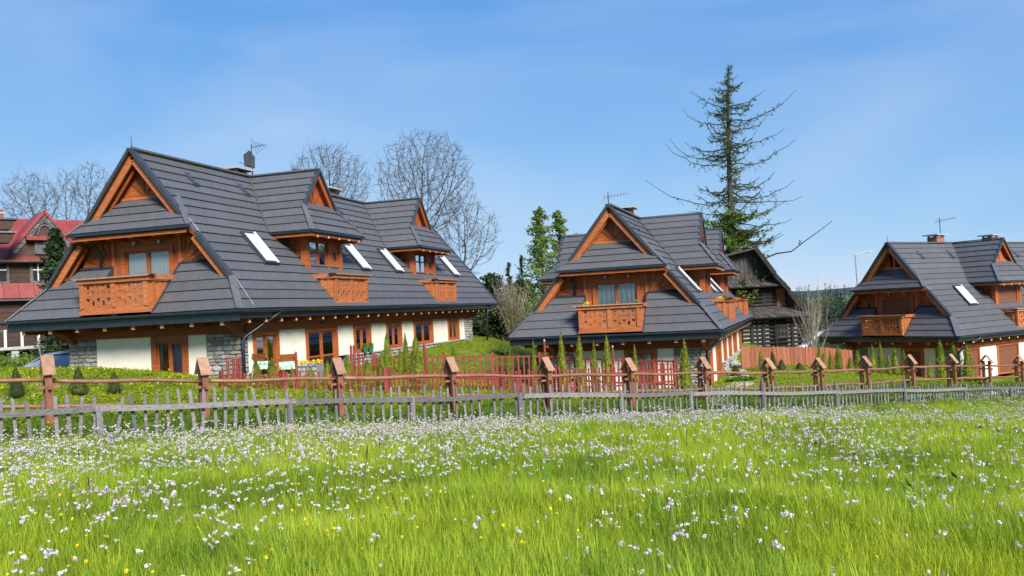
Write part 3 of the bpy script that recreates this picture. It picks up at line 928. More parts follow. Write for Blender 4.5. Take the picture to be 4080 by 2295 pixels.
def chalet(h, label, o):
    rng = random.Random(100 + h)
    X, Y, Z, a = H_POS[h]
    root = empty('chalet', (X, Y, Z - EZ), a, label, 'chalet', 'timber chalets behind the fences')
    # ---- main slopes
    xs_, ys_, zk = 2.58, 0.60, 3.04           # corner of the upper gable skirt
    ky = (YV - ys_) / (YW - ys_)
    for s in (1, -1):
        hipx = lambda t: (s * (xs_ + (1.39 - xs_) * t), ys_ + (YW - ys_) * t)
        hx, hy_ = hipx(ky)
        pts = [(s * W, 0, 0), (s * W, LEN, 0), (0, LEN, HR), (0, YV, HR), (hx, YV, zs(hx)), (s * 2.42, ys_ + .14, zs(2.42)), (s * 2.62, YV, zs(2.62)), (s * XV, YV, zs(XV))]
        deck(root, pts, (0, 1, 0), rng=rng)
        # verge caps and barge boards, upper and lower stretch
        cap(root, (0, YV - .02, HR + .03), (s * 2.10, YV - .02, zs(2.10)), 0.26, 0.12, (s * SL, 0, 1), 'verge_cap', 'roof_metal', lift=0.02)
        cap(root, (s * 2.62, YV - .02, zs(2.62)), (s * XV, YV - .02, zs(XV)), 0.26, 0.12, (s * SL, 0, 1), 'verge_cap', 'roof_metal', lift=0.02)
        for (yy, dz_, hh) in ((YV + 0.02, 0.30, 0.22), (YV + 0.30, 0.36, 0.20)):
            for (xa, xb) in ((0.03, 1.92), (2.45, XV - .02)):
                mb = MB(); mb.bar(up((s * xa, yy, zs(xa) - dz_)), up((s * xb, yy, zs(xb) - dz_)), 0.07, hh, (s * SL, 0, 1)); mb.build('barge_board', M['wood_light'] if yy < 1.2 else M['wood'], root)
        cap(root, (s * XV, YV, zs(XV)), (s * W, 0, 0), 0.24, 0.05, (s * 0.7, -0.6, 1), 'hip_cap', lift=0.06)
        cap(root, (s * 1.39, YW, 4.27), (s * xs_, ys_, zk), 0.20, 0.05, (s * 0.7, -0.6, 1), 'hip_cap', lift=0.05)
        # rear verge
        cap(root, (0, LEN + .02, HR + .02), (s * W, LEN + .02, 0), 0.22, 0.12, (s * SL, 0, 1), 'verge_cap', 'roof_metal', lift=0.02)
        # front hip roof, left and right of the balcony
        xi = 1.47
        pts = [(s * W, 0, 0), (s * XV, YV, zs(XV)), (s * (XV - 0.60), YW, ZH), (s * xi, YW, ZH), (s * xi, 0, 0)]
        if s > 0: pts = pts[::-1]
        deck(root, [pts[0]] + pts[1:], (1, 0, 0), name='front_slope', rng=rng)
        cap(root, (s * xi, -0.02, 0.0), (s * xi, YW, ZH), 0.07, 0.12, (0, -KH, 1), 'edge_flashing', 'roof_metal', lift=0.02)
        mb = MB(); mb.prism([up((s * (xi - .01), 0.05, 0)), up((s * (xi - .01), YW, ZH - .03)), up((s * (xi - .01), YW, 0))], (s * 0.04, 0, 0)); mb.build('loggia_cheek', M['roof_metal'], root)
        cap(root, (s * xi, YW - .03, ZH + .02), (s * (XV - .62), YW - .03, ZH + .02), 0.12, 0.08, (0, -KH, 1), 'edge_flashing', 'roof_metal', lift=0.01)
        mb = MB(); mb.bar(up((s * (XV - .55), YV + .1, zs(XV) + .35)), up((s * (XV - .55), YW + .1, zs(XV) + .35)), .14, .14); mb.build('purlin_end', M['wood_light'], root)
    cap(root, (0, YV - .1, HR), (0, LEN + .1, HR), 0.30, 0.07, (0, 0, 1), 'ridge_cap', lift=0.07)
    # lightning rod
    mb = MB(); mb.tube([up((0, YV, HR)), up((0, YV, HR + .55))], [.025, .008], 5); mb.build('lightning_rod', M['steel_dark'], root)
    mb = MB(); mb.tube([up((0.02, YV + 7.2 * t, HR + .16 - .1 * math.sin(math.pi * t))) for t in np.linspace(0, 1, 8)], .006, 4); mb.build('lightning_wire', M['steel'], root)
    mb = MB(); mb.tube([up((x_, YV + .12 - .25 * max(0, (x_ - XV)), zs(x_) + .10)) for x_ in np.linspace(0.1, W - .05, 14)], .011, 4); mb.build('lightning_wire', M['steel'], root)
    # ---- upper skirt across the gable
    pts = [(-xs_, ys_, zk), (xs_, ys_, zk), (1.39, YW, 4.27), (-1.39, YW, 4.27)]
    deck(root, pts, (1, 0, 0), name='gable_skirt', rng=rng)
    cap(root, (-xs_ - .04, ys_ - .03, zk - .03), (xs_ + .04, ys_ - .03, zk - .03), 0.10, 0.10, (0, 0, 1), 'drip_edge', 'gutter', lift=0)
    mb = MB(); mb.bar(up((-xs_ + .12, ys_ + .06, zk - .18)), up((xs_ - .12, ys_ + .06, zk - .18)), .05, .12); mb.build('eave_board', M['wood'], root)
    mb = MB(); mb.prism([up((-xs_ + .1, ys_ + .06, zk - .13)), up((xs_ - .1, ys_ + .06, zk - .13)), up((xs_ - .1, YW, zk - .10)), up((-xs_ + .1, YW, zk - .10))], (0, 0, .03)); mb.build('soffit', M['wood_dark'], root)
    for k in range(5):
        x_ = -1.9 + k * 0.98
        mb = MB(); mb.box(x_ - .055, x_ + .055, ys_ + .1, YW, zk - .27 + EZ, zk - .15 + EZ); r_ = mb.build('rafter_tail', M['wood'], root)
        mb = MB(); mb.box(x_ - .05, x_ + .05, ys_ + .085, ys_ + .098, zk - .265 + EZ, zk - .165 + EZ); mb.build('end_grain', M['end_grain'], r_)
    # gable triangle above the skirt
    yt_ = YW + 0.02
    gpts = [(-1.35, yt_, 4.22), (1.35, yt_, 4.22), (0, yt_, HR - .14)]
    if o.get('open_gable'):
        gpts2 = [(p[0], yt_ + .5, p[2]) for p in gpts]
        mb = MB(); mb.prism([up(p) for p in gpts2], (0, .06, 0)); g = mb.build('gable_wall', M['wood_dark'], root)
        mb = MB(); mb.bar(up((-1.3, yt_, 4.36)), up((1.3, yt_, 4.36)), .14, .14); mb.build('tie_beam', M['wood_light'], g)
        mb = MB(); mb.bar(up((0, yt_, 4.3)), up((0, yt_, HR - .2)), .16, .12, (0, 1, 0)); mb.build('king_post', M['wood'], g)
        for q in (-1, 1):
            mb = MB(); mb.prism([up((q * .34, yt_ + .04, 4.42)), up((q * 1.18, yt_ + .04, 4.42)), up((q * .34, yt_ + .04, 5.3))], (0, .05, 0)); mb.build('gable_board', M['wood'], g)
    else:
        mb = MB(); mb.prism([up(p) for p in gpts], (0, .08, 0)); g = mb.build('gable_wall', M['wood'], root)
        clad(g, [(p[0], p[1] - .01, p[2]) for p in gpts], (1, 0, 0), 'wall_plank', M['wood'], 0.2, 0.018, top=0.012, off=0.0)
        mb = MB(); mb.bar(up((0, yt_ - .04, 4.3)), up((0, yt_ - .04, HR - .4)), .035, .03, (0, 1, 0)); mb.build('batten', M['wood_dark'], g)
        for q in (-1, 1):
            mb = MB(); mb.bar(up((q * .08, yt_ - .04, 4.45)), up((q * .62, yt_ - .04, 4.98)), .045, .03, (0, 1, 0)); mb.build('batten', M['wood_dark'], g)
        mb = MB(); mb.bar(up((-1.3, yt_ - .05, 4.31)), up((1.3, yt_ - .05, 4.31)), .06, .10); mb.build('tie_beam', M['wood_light'], g)
    # ---- upper wall behind the balcony
    zt_ = zk - .02
    wp = [(-(W * (1 - .5 / HR)) + .7, YW + .03, 0.15), (W * (1 - .5 / HR) - .7, YW + .03, .15), (W * (1 - zt_ / HR) - .12, YW + .03, zt_ + .1), (-(W * (1 - zt_ / HR)) + .12, YW + .03, zt_ + .1)]
    uw = None
    for part_ in ([(wp[0][0], wp[0][1], .15), (-1.12, wp[0][1], .15), (-1.12, wp[0][1], zt_ + .1), wp[3]],
                  [(1.18, wp[0][1], .15), (wp[1][0], wp[0][1], .15), wp[2], (1.18, wp[0][1], zt_ + .1)],
                  [(-1.119, wp[0][1], 2.55), (1.179, wp[0][1], 2.55), (1.179, wp[0][1], zt_ + .1), (-1.119, wp[0][1], zt_ + .1)]):
        mb = MB(); mb.prism([up(p) for p in part_], (0, .12, 0)); uw = mb.build('upper_wall', M['wood'], root)
        clad(uw, [(p[0], p[1] - .012, p[2]) for p in part_], (1, 0, 0), 'wall_plank', M['wood'], 0.21, 0.02, top=0.014, off=0.0)
    for q in (-1, 1):      # sunburst battens in the corners
        for ang in (18, 40, 62, 86):
            ln = 1.05 if ang < 70 else .95
            c0 = Vector((q * 1.62, YW - .025, 1.86))
            c1 = c0 + Vector((q * math.cos(R(ang)) * ln * (1.15 if ang < 50 else .8), 0, math.sin(R(ang)) * ln))
            if c1.z > zs(c1.x) - .35: c1 = c0.lerp(c1, .72)
            mb = MB(); mb.bar(up(c0), up(c1), .04, .03, (0, 1, 0)); mb.build('batten', M['wood_dark'], uw)
        mb = MB(); mb.box(q * 1.46 - .06, q * 1.46 + .06, YW - .06, YW + .03, .3 + EZ, zt_ - .1 + EZ); mb.build('wall_post', M['wood_light'], uw)
        mb = MB(); mb.box(q * .55 - .05 + .1, q * .55 + .05 + .1, YW - .16, YW - .01, 2.60 + EZ, 2.72 + EZ); mb.build('wall_lamp', M['steel'], uw)
    TF = lambda u, n, z: up((u, YW - n, z))
    window(root, TF, -1.12, 1.18, 0.28, 2.55, sashes=2, kind=o.get('upper', 'pale'), casing=.17, depth=.07, wood='wood')
    balcony(root, TF, 1.42, YW + .12, lambda z: YW - z / KH, 0.16, 1.38, 2)
    # downspout from the upper skirt to the front roof
    dp = [(-xs_ + .35, ys_ + .1, zk - .12), (-xs_ + .55, YW - .35, zk - .35), (-1.95, YW - .12, zk - .75), (-1.95, YW - .12, ZH + .12)]
    mb = MB(); mb.tube([up(p) for p in dp], .055, 8); mb.build('downspout', M['gutter'], root, smooth=True)
    # ---- eaves: gutters, fascia, soffit, rafter tails, wall plate
    def gutter_run(p, q, outward, name='gutter'):
        p, q, ou = Vector(p), Vector(q), Vector(outward)
        prof = [(.075, .03), (.082, -.02), (.06, -.07), (0, -.095), (-.06, -.07), (-.075, -.01)]
        vs, fs = [], []
        for pt in (p, q):
            for (a_, b_) in prof: vs.append(up(tuple(pt + ou * (a_ + .07) + Vector((0, 0, b_)))))
        for i in range(len(prof) - 1): fs.append((i, i + 1, len(prof) + i + 1, len(prof) + i))
        mb = MB(); mb.add(vs, fs); mb.build(name, M['gutter'], root)
    gutter_run((-W - .14, 0, -.02), (W + .14, 0, -.02), (0, -1, 0))
    gutter_run((W, -.14, -.02), (W, LEN + .05, -.02), (1, 0, 0))
    gutter_run((-W, -.14, -.02), (-W, LEN + .05, -.02), (-1, 0, 0))
    mb = MB(); mb.box(-W + .02, W - .02, 0.02, 0.06, -.36 + EZ, -.01 + EZ); mb.build('fascia', M['gutter'], root)
    for s in (1, -1):
        mb = MB(); mb.box(*sorted((s * (W - .06), s * (W - .02))), .06, LEN, -.30 + EZ, -.01 + EZ); mb.build('fascia', M['gutter'], root)
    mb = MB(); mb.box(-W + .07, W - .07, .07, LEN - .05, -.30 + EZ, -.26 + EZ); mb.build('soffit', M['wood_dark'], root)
    for k in range(8):
        x_ = -4.3 + k * 1.20
        mb = MB(); mb.box(x_ - .08, x_ + .08, .16, 1.5, -.50 + EZ, -.305 + EZ); r_ = mb.build('rafter_tail', M['wood_dark'], root)
        mb = MB(); mb.box(x_ - .07, x_ + .07, .145, .158, -.485 + EZ, -.335 + EZ); mb.build('end_grain', M['end_grain'], r_)
    for k in range(27):
        y_ = 0.75 + k * 1.0
        mb = MB(); mb.box(W - 1.0, W - .13, y_ - .055, y_ + .055, -.46 + EZ, -.305 + EZ); r_ = mb.build('rafter_tail', M['wood_dark'], root)
        mb = MB(); mb.box(W - .128, W - .115, y_ - .05, y_ + .05, -.45 + EZ, -.335 + EZ); mb.build('end_grain', M['end_grain'], r_)
    YG, XR_, XL_, YB, ZT, ZB = 1.30, 4.05, -3.40, 25.3, -.78, -2.75
    for (z_a, z_b, pr) in ((ZT, -.56, .05), (-.56, -.31, .12)):
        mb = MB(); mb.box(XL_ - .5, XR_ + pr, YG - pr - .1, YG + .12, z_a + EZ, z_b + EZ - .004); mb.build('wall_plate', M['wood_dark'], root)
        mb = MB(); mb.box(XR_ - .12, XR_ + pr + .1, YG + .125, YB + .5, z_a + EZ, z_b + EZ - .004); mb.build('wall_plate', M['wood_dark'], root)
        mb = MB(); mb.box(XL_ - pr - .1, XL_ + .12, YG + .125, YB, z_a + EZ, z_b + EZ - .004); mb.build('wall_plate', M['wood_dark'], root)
    # curved corner bracket
    for x_ in (XR_ - .02, XL_ + .3):
        mb = MB(); mb.prism([up((x_ - .1, YG - .02, -.30)), up((x_ - .1, YG - 1.05, -.30)), up((x_ - .1, YG - .95, -.50)), up((x_ - .1, YG - .5, -.62)), up((x_ - .1, YG - .02, -1.0))], (.18, 0, 0)); mb.build('bracket', M['wood_dark'], root)
    # ---- ground floor, front
    TG = lambda u, n, z: up((u, YG - n, z))
    TS = lambda u, n, z: up((XR_ + n, u, z))
    def panel(T, u0, u1, z0=ZB, z1=ZT, name='plaster_panel'):
        mb = MB(T); mb.box(u0, u1, -.22, 0.0, z0, z1); return mb.build(name, M['plaster'], root)
    panel(TG, -2.14, .30); panel(TG, 1.85, 2.60)
    window(root, TG, .30, 1.85, ZB, ZT, sashes=2, kind=o.get('lower', 'dark'), casing=.22, wood='wood', name='terrace_door')
    stonework(root, (XL_, YG, ZB), 0, 1.26, ZT - ZB, 11 + h)
    stonework(root, (2.60, YG, ZB), 0, 1.45, ZT - ZB, 21 + h)
    mb = MB(); mb.box(XL_ + .02, XL_ + .25, YG + .02, YB, ZB + EZ, ZT + EZ); mb.build('plaster_panel', M['plaster'], root)
    # ---- ground floor, right side
    stonework(root, (XR_, YG, ZB), math.pi / 2, .34, ZT - ZB, 31 + h)
    segs = [('p', 1.64, 1.95), ('d', 1.95, 3.60), ('p', 3.60, 5.55), ('d', 5.55, 8.12), ('p', 8.12, 9.62), ('w', 9.62, 11.3), ('p', 11.3, 13.0), ('w', 13.0, 14.75), ('p', 14.75, 16.3), ('w', 16.3, 18.9),
            ('p', 18.9, 21.2), ('w', 21.2, 23.0), ('p', 23.0, 24.0)]
    kinds = o.get('side', ['dark', 'lace', 'dark', 'pale', 'blue', 'dark'])
    ki = 0
    for (t_, a_, b_) in segs:
        if t_ == 'p':
            panel(TS, a_, b_, ZB if b_ < 9 else -2.05)
        else:
            kd = kinds[ki % len(kinds)]; ki += 1
            window(root, TS, a_, b_, ZB + .04 if t_ == 'd' else -2.05, ZT, sashes=2, kind=kd, casing=.16, transom=(-1.95 if t_ == 'd' and kd != 'shutter' else None), wood='wood', name='terrace_door' if t_ == 'd' else 'window')
    stonework(root, (XR_ + .10, 9.0, ZB - .15), math.pi / 2, 15.0, .85, 41 + h, .14, .26, .30, .7)
    mb = MB(TS); mb.box(9.0, 24.2, -.12, .20, -2.10, -2.045); mb.build('plinth_coping', M['concrete'], root)
    stonework(root, (XR_ + .02, 24.0, ZB), math.pi / 2, 1.3, ZT - ZB, 51 + h)
    mb = MB(); mb.box(XL_ + .1, XR_ - .1, YB - .2, YB, ZB + EZ, ZT + EZ); mb.build('plaster_panel', M['plaster'], root)
    mb = MB(); mb.prism([up((-W + .35, YB, 0)), up((W - .35, YB, 0)), up((0, YB, HR - .25))], (0, .1, 0)); mb.build('rear_gable', M['wood'], root)
    # wall lantern over the terrace door
    mb = MB(); mb.box(XR_ + .05, XR_ + .22, 6.55, 6.72, -.62 + EZ, -.36 + EZ); mb.box(XR_ + .02, XR_ + .26, 6.50, 6.77, -.36 + EZ, -.33 + EZ); mb.build('wall_lantern', M['lantern'], root)
    # downpipe
    for pts in ([(W + .08, 2.3, -.12), (W + .04, 2.15, -.22), (XR_ + .14, 1.32, -.92), (XR_ + .10, 1.22, -1.05), (XR_ + .10, 1.22, -2.9)],
                [(W + .08, 26.6, -.12), (W - .1, 26.4, -.3), (W - .2, 26.2, -2.8)]):
        mb = MB(); mb.tube([up(p) for p in pts], .065, 8); mb.build('downpipe', M['gutter'], root, smooth=True)
    # ---- dormers, skylights, chimneys
    for i, yd in enumerate((8.30, 19.45)):
        dormer(root, yd, 1, rng, o, kind=o.get('dormer', 'lace'))
    for yd, zr in o.get('left_dormers', ()):
        dormer(root, yd, -1, rng, o, zr=zr, kind='dark', out=.62)
    for y_ in (3.70, 11.75, 15.55, 24.0):
        skylight(root, y_, 2.46, 3.50, rng)
    for (x_, y_, zb_, zt__) in o.get('chimneys', ()):
        chimney(root, x_, y_, zb_, zt__)
    for y_ in (3.2, 6.6, 14.8):
        n = Vector((SL, 0, 1)).normalized()
        mb = MB(); mb.prism([up((.48, y_, zs(.48) + .06)), up((.48, y_ + .32, zs(.48) + .06)), up((.95, y_ + .32, zs(.95) + .06)), up((.95, y_, zs(.95) + .06))], tuple(n * .03))
        mb.bar(up((.95, y_, zs(.95) + .13)), up((.95, y_ + .32, zs(.95) + .13)), .03, .14); mb.build('roof_vent', M['roof_metal'], root)
    return root

def aerial(root, x, y, z, kind, rng):
    mb = MB(); mb.tube([up((x, y, z)), up((x, y, z + (1.5 if kind == 'yagi' else 1.3)))], .028, 6); a = mb.build('aerial', M['steel_dark'], root)
    zt = z + 1.35
    if kind == 'yagi':
        mb = MB(); mb.bar(up((x, y, zt)), up((x + .55, y + .25, zt + .12)), .03, .03)
        for k in range(5):
            t = k / 4
            c = Vector((x + .1 + .45 * t, y + .05 + .2 * t, zt + .02 + .1 * t))
            mb.bar(up(c + Vector((0, -.25, .35 - .1 * k))), up(c + Vector((0, .25, -.30 + .06 * k))), .012, .012)
        mb.build('aerial_elements', M['steel_dark'], a)
        mb = MB(); mb.prism([up((x - .16, y - .38, z + .45)), up((x - .16, y + .38, z + .45)), up((x - .16, y + .42, z + .95)), up((x - .16, y, z + 1.2)), up((x - .16, y - .42, z + .95))], (.05, 0, .04)); mb.build('dish', M['steel_dark'], a)
        mb = MB(); mb.bar(up((x - .15, y, z + .5)), up((x - .62, y - .1, z + .72)), .025, .025); mb.build('dish_arm', M['steel_dark'], a)
    else:
        mb = MB(); mb.bar(up((x - .25, y - .1, z + 1.05)), up((x + 1.0, y + .3, z + 1.2)), .02, .02)
        for k in range(8):
            t = k / 7
            c = Vector((x - .2 + 1.15 * t, y - .08 + .36 * t, z + 1.06 + .14 * t))
            ln = .28 if k > 2 else .38
            mb.bar(up(c + Vector((0, -ln * .5, -ln * .5))), up(c + Vector((0, ln * .5, ln * .5))), .010, .010)
        mb.build('aerial_elements', M['steel_dark'], a)

c1 = chalet(1, 'large timber chalet at left with pale blinds and two dormers along its slate roof',
            dict(upper='pale', lower='dark', dormer='lace', chimneys=((-.9, 8.6, 4.2, 6.30), (-.5, 16.2, 5.0, 6.32))))
aerial(c1, -.55, 9.4, HR + .25, 'yagi', random.Random(3))
c2 = chalet(2, 'middle timber chalet with blue-grey curtains and flower pots on its front balcony',
            dict(upper='blue', lower='blue', dormer='dark', left_dormers=((7.4, 5.22),), chimneys=((-.3, 6.6, 5.0, 6.28),)))
aerial(c2, -.9, 5.2, HR - .1, 'comb', random.Random(4))
c3 = chalet(3, 'timber chalet at the right edge with brown roller shutters closed',
            dict(upper='shutter', lower='shutter', dormer='shutter', open_gable=True, side=['shutter'], chimneys=((-.5, 7.2, 5.0, 6.45), (-.5, 14.0, 5.0, 6.45))))
aerial(c3, -.2, 7.3, HR + .5, 'comb', random.Random(6))
# ------------------------------------------------------------------ fences
def grey_fence():
    rng = random.Random(8)
    root = empty('picket_fence', (GF0.x, GF0.y, gz(GF0.x, GF0.y)), 0, 'weathered grey picket fence with one rail along the far edge of the flower meadow', 'fence')
    ox, oy, oz = root.location
    side = Vector((-GFD.y, GFD.x, 0))
    def L(p): return (p[0] - ox, p[1] - oy, p[2] - oz)
    def gp(t, n, z):
        p = GF0 + GFD * t + side * n
        return Vector((p.x, p.y, z))
    # pickets, each its own lean, height and break
    t = -3.6
    while t < 47.5:
        zr = gf_rail_z(t)
        g = GF0 + GFD * t
        zg = gz(g.x, g.y)
        if rng.random() < .05:
            t += .26; continue
        h = 0.31 + rng.uniform(-.09, .08)
        lean = rng.gauss(0, .045) + (rng.choice((-.14, .14)) if rng.random() < .10 else 0)
        if t > 33.5: h *= .75; lean = lean * 3 - .12
        w, th = rng.uniform(.065, .085), .03
        top, bot = zr + h, zg - .06
        a, b = gp(t - lean * .7, .05, bot), gp(t + lean * .5, .05 + rng.uniform(-.01, .01), top)
        s2 = GFD * (w / 2)
        sk = rng.uniform(-.03, .03)
        mb = MB()
        d2 = side * th
        vs = [a - s2, a + s2, b + s2 * rng.uniform(.8, 1) + Vector((0, 0, sk)), b - s2 * rng.uniform(.8, 1) - Vector((0, 0, sk))]
        vs = [L(v) for v in vs] + [L(v + d2) for v in vs]
        mb.add(vs, [(0, 1, 2, 3), (7, 6, 5, 4), (0, 4, 5, 1), (1, 5, 6, 2), (2, 6, 7, 3), (3, 7, 4, 0)])
        mb.build('picket', M['grey_wood'], root)
        t += rng.uniform(.235, .275)
    # rails, lapped at the posts
    joints = [-3.7, 1.9, 6.2, 9.6, 13.2, 17.2, 20.4, 24.2, 28.7, 33.6, 38.6, 43.0, 47.6]
    for i, (a, b) in enumerate(zip(joints[:-1], joints[1:])):
        za, zb = gf_rail_z(a + .05), gf_rail_z(b - .05)
        mb = MB()
        m = 6
        for k in range(m):
            t0, t1 = a - .12 + (b - a + .24) * k / m, a - .12 + (b - a + .24) * (k + 1) / m
            f0, f1 = k / m, (k + 1) / m
            wob = lambda f: za + (zb - za) * f + .018 * math.sin(3.1 * i + 5 * f)
            mb.bar(L(gp(t0, -.02 - .035 * (i % 2), wob(f0))), L(gp(t1, -.02 - .035 * (i % 2), wob(f1))), .05, .125)
        mb.build('rail', M['grey_wood'], root)
    for i, t in enumerate(joints):
        g = GF0 + GFD * t
        zg = gz(g.x, g.y)
        tall = i in (8, 9) or t in (28.7, 33.6)
        zt = gf_rail_z(t) + (.42 if tall else rng.choice((.05, .33, .02)))
        if i == 7: zt = gf_rail_z(t) + .55
        mb = MB()
        p, q = gp(t, .0, zg - .2), gp(t + rng.uniform(-.05, .03), -.02, zt)
        mb.tube([L(p), L(p.lerp(q, .9)), L(q + Vector((0, 0, .04)))], [.085, .078, .03 if tall or i == 7 else .07], 7)
        mb.build('post', M['grey_wood'], root)
    return root
grey_fence()

def brown_fence():
    rng = random.Random(4)
    root = empty('rail_fence', (BF[0][0], BF[0][1], gz(BF[0][0], BF[0][1])), 0, 'reddish brown rail fence with little shingled roofs on its double posts', 'fence')
    ox, oy, oz = root.location
    def L(p): return (p[0] - ox, p[1] - oy, p[2] - oz)
    pts = [Vector(p) for p in BF]
    d0 = (pts[1] - pts[0])
    pts = [pts[0] - d0] + pts + [pts[-1] + (pts[-1] - pts[-2])]
    for i, p in enumerate(pts):
        d = (pts[min(i + 1, len(pts) - 1)] - pts[max(i - 1, 0)]); d.z = 0; d.normalize()
        n = Vector((-d.y, d.x, 0))
        zg = gz(p.x, p.y)
        zr = p.z
        # a pair of posts one behind the other
        pr = None
        for k, o in enumerate((-.16, .16)):
            mb = MB()
            c = p + n * o
            mb.bar(L((c.x, c.y, zg - .15)), L((c.x + rng.uniform(-.01, .01), c.y, zr + .26)), .15, .12, n)
            q = mb.build('post', M['post_wood'], root)
            if k == 0: pr = q
        # gabled cap: ridge runs along the fence, one board on each side
        pk = zr + rng.uniform(.54, .60)
        ln, rn = .135, .33
        for s in (-1, 1):
            mb = MB()
            a = Vector((p.x, p.y, pk)) - d * ln
            e = Vector((p.x, p.y, pk - .42)) + n * (s * rn) - d * ln
            up_ = Vector((0, 0, .035))
            if s > 0: a = a + Vector((0, 0, -.02))
            vs = [a, a + d * 2 * ln, e + d * 2 * ln, e]
            mb.add([L(v) for v in vs] + [L(v + up_) for v in vs], [(3, 2, 1, 0), (4, 5, 6, 7), (0, 1, 5, 4), (1, 2, 6, 5), (2, 3, 7, 6), (3, 0, 4, 7)])
            mb.build('roof_board', M['board_weathered'], pr)
        mb = MB(); mb.bar(L(p + n * -.34 + Vector((0, 0, -.16))), L(p + n * .34 + Vector((0, 0, -.16))), .07, .07); mb.build('peg', M['post_wood'], root)
        mb = MB(); mb.bar(L(p - d * .24 + Vector((0, 0, -.15)) - n * .04), L(p + d * .24 + Vector((0, 0, -.15)) - n * .04), .06, .06); mb.build('peg', M['rail_wood'], root)
    for i in range(len(pts) - 1):
        a, b = pts[i], pts[i + 1]
        for dz in (0.0, -.62):
            m = 7
            d = (b - a).normalized()
            n = Vector((-d.y, d.x, 0)).normalized()
            ph = rng.uniform(0, 6)
            P = [a.lerp(b, -.02 + 1.04 * k / m) + Vector((0, 0, dz + .018 * math.sin(ph + k * 1.1))) + n * (.02 * math.sin(ph + k)) for k in range(m + 1)]
            r = rng.uniform(.047, .058)
            mb = MB(); mb.tube([L(q) for q in P], [r * (1.08 - .2 * k / m) for k in range(m + 1)], 8)
            mb.build('rail', M['rail_wood'], root, smooth=True)
    return root
brown_fence()

def picket_run(name, label, pts3, h, matname, step=.15, w=.07, knob=False, rails=(.25, .75), seed=1, post_every=2.2, post_h=1.12):
    """painted garden fence along a ground polyline [(x, y)]"""
    rng = random.Random(seed)
    pts = [(q.x, q.y) for q in pts3]
    root = empty(name, (pts[0][0], pts[0][1], gz(*pts[0])), 0, label, 'fence')
    ox, oy, oz = root.location
    def L(p): return (p[0] - ox, p[1] - oy, p[2] - oz)
    for q0, q1 in zip(pts3[:-1], pts3[1:]):
        (x0, y0), (x1, y1) = (q0.x, q0.y), (q1.x, q1.y)
        a, b = Vector((x0, y0, 0)), Vector((x1, y1, 0))
        ln = (b - a).length
        d = (b - a) / ln
        n = Vector((-d.y, d.x, 0))
        za, zb = q0.z - h, q1.z - h
        zt = lambda t: za + (zb - za) * t / ln
        t = step / 2
        while t < ln:
            hh = h * rng.uniform(.96, 1.04)
            mb = MB()
            c = a + d * t
            z0 = gz(c.x, c.y) + .03
            z1 = zt(t) + hh
            if knob:
                prof = [(-w / 2, z0), (w / 2, z0), (w / 2, z1 - .16), (w * .30, z1 - .12), (w * .62, z1 - .05), (w * .30, z1), (-w * .30, z1), (-w * .62, z1 - .05), (-w * .30, z1 - .12), (-w / 2, z1 - .16)]
            else:
                prof = [(-w / 2, z0), (w / 2, z0), (w / 2, z1 - .04), (0, z1), (-w / 2, z1 - .04)]
            mb.prism([L((c.x + d.x * u - n.x * .03, c.y + d.y * u - n.y * .03, z)) for u, z in prof], tuple(n * .022))
            mb.build('picket', M[matname], root)
            t += step
        for f in rails:
            mb = MB(); mb.bar(L((a.x, a.y, za + h * f)), L((b.x, b.y, zb + h * f)), .04, .07); mb.build('rail', M[matname], root)
        m = max(1, round(ln / post_every))
        for k in range(m + 1):
            c = a + d * (ln * k / m) + n * .05
            zg = zt(ln * k / m)
            mb = MB(); mb.bar(L((c.x, c.y, gz(c.x, c.y) - .1)), L((c.x, c.y, zg + h * post_h)), .10, .10, n); mb.build('post', M[matname], root)
    return root

def gpt(u, v, d):
    p = at(u, v, d); return (p.x, p.y)
# red garden fences in front of and between the chalets
picket_run('garden_fence', 'dark red picket fence with knobbed tops in front of the middle chalet, nearer run', [at(1545, 1478, 28.4), at(2000, 1476, 31.2), at(2440, 1464, 33.4), at(2690, 1446, 34.6)], .98, 'red_wood', knob=True, seed=2, step=.165)
picket_run('garden_fence', 'taller red lattice fence between the two chalets, behind the nearer red fence', [at(1490, 1420, 36.0), at(1770, 1418, 37.0), at(2150, 1416, 37.6), at(2480, 1432, 36.6), at(2690, 1436, 35.4)], 1.45, 'red_wood', knob=False, seed=3, step=.24, rails=(.30, .97), post_h=1.10)
picket_run('garden_fence', 'red picket fence running from the stone corner along the lawn of the left chalet', [at(885, 1492, 25.6), at(1130, 1486, 27.0), at(1330, 1480, 27.6), at(1535, 1478, 28.2)], .90, 'red_wood', knob=True, seed=5, step=.20)
# free standing red poles
POLES = [(906, 1425, 27.4, 1.45), (930, 1428, 27.6, 1.42), (944, 1428, 27.7, 1.42), (955, 1428, 27.8, 1.42), (1178, 1398, 27.2, 1.55), (1398, 1380, 29.5, 1.75), (1410, 1380, 29.8, 1.75), (1428, 1410, 30.0, 1.5), (1447, 1420, 30.0, 1.4),
         (1485, 1425, 30.4, 1.4), (1503, 1425, 30.4, 1.4), (1690, 1370, 31.4, 1.75), (2168, 1356, 34.0, 1.95), (2440, 1380, 35.2, 1.75)]
for i, (u, v, d, h) in enumerate(POLES):
    p = at(u, v, d)
    zg = gz(p.x, p.y)
    o = empty('fence_pole', (p.x, p.y, zg), 0, '%s free-standing red wooden pole from the left in the gardens' % ORD[i], 'pole', 'red poles standing in the gardens')
    ht = p.z - zg
    mb = MB(); mb.tube([(0, 0, -.1), (0, 0, ht - .06)], [.048, .045], 8); mb.build('shaft', M['red_wood'], o)
    mb = MB(); mb.lathe([(.03, ht - .06), (.05, ht - .03), (.035, ht + .02), (.012, ht + .05)], 8); mb.build('finial', M['steel'] if i in (4, 12, 13) else M['red_wood'], o)

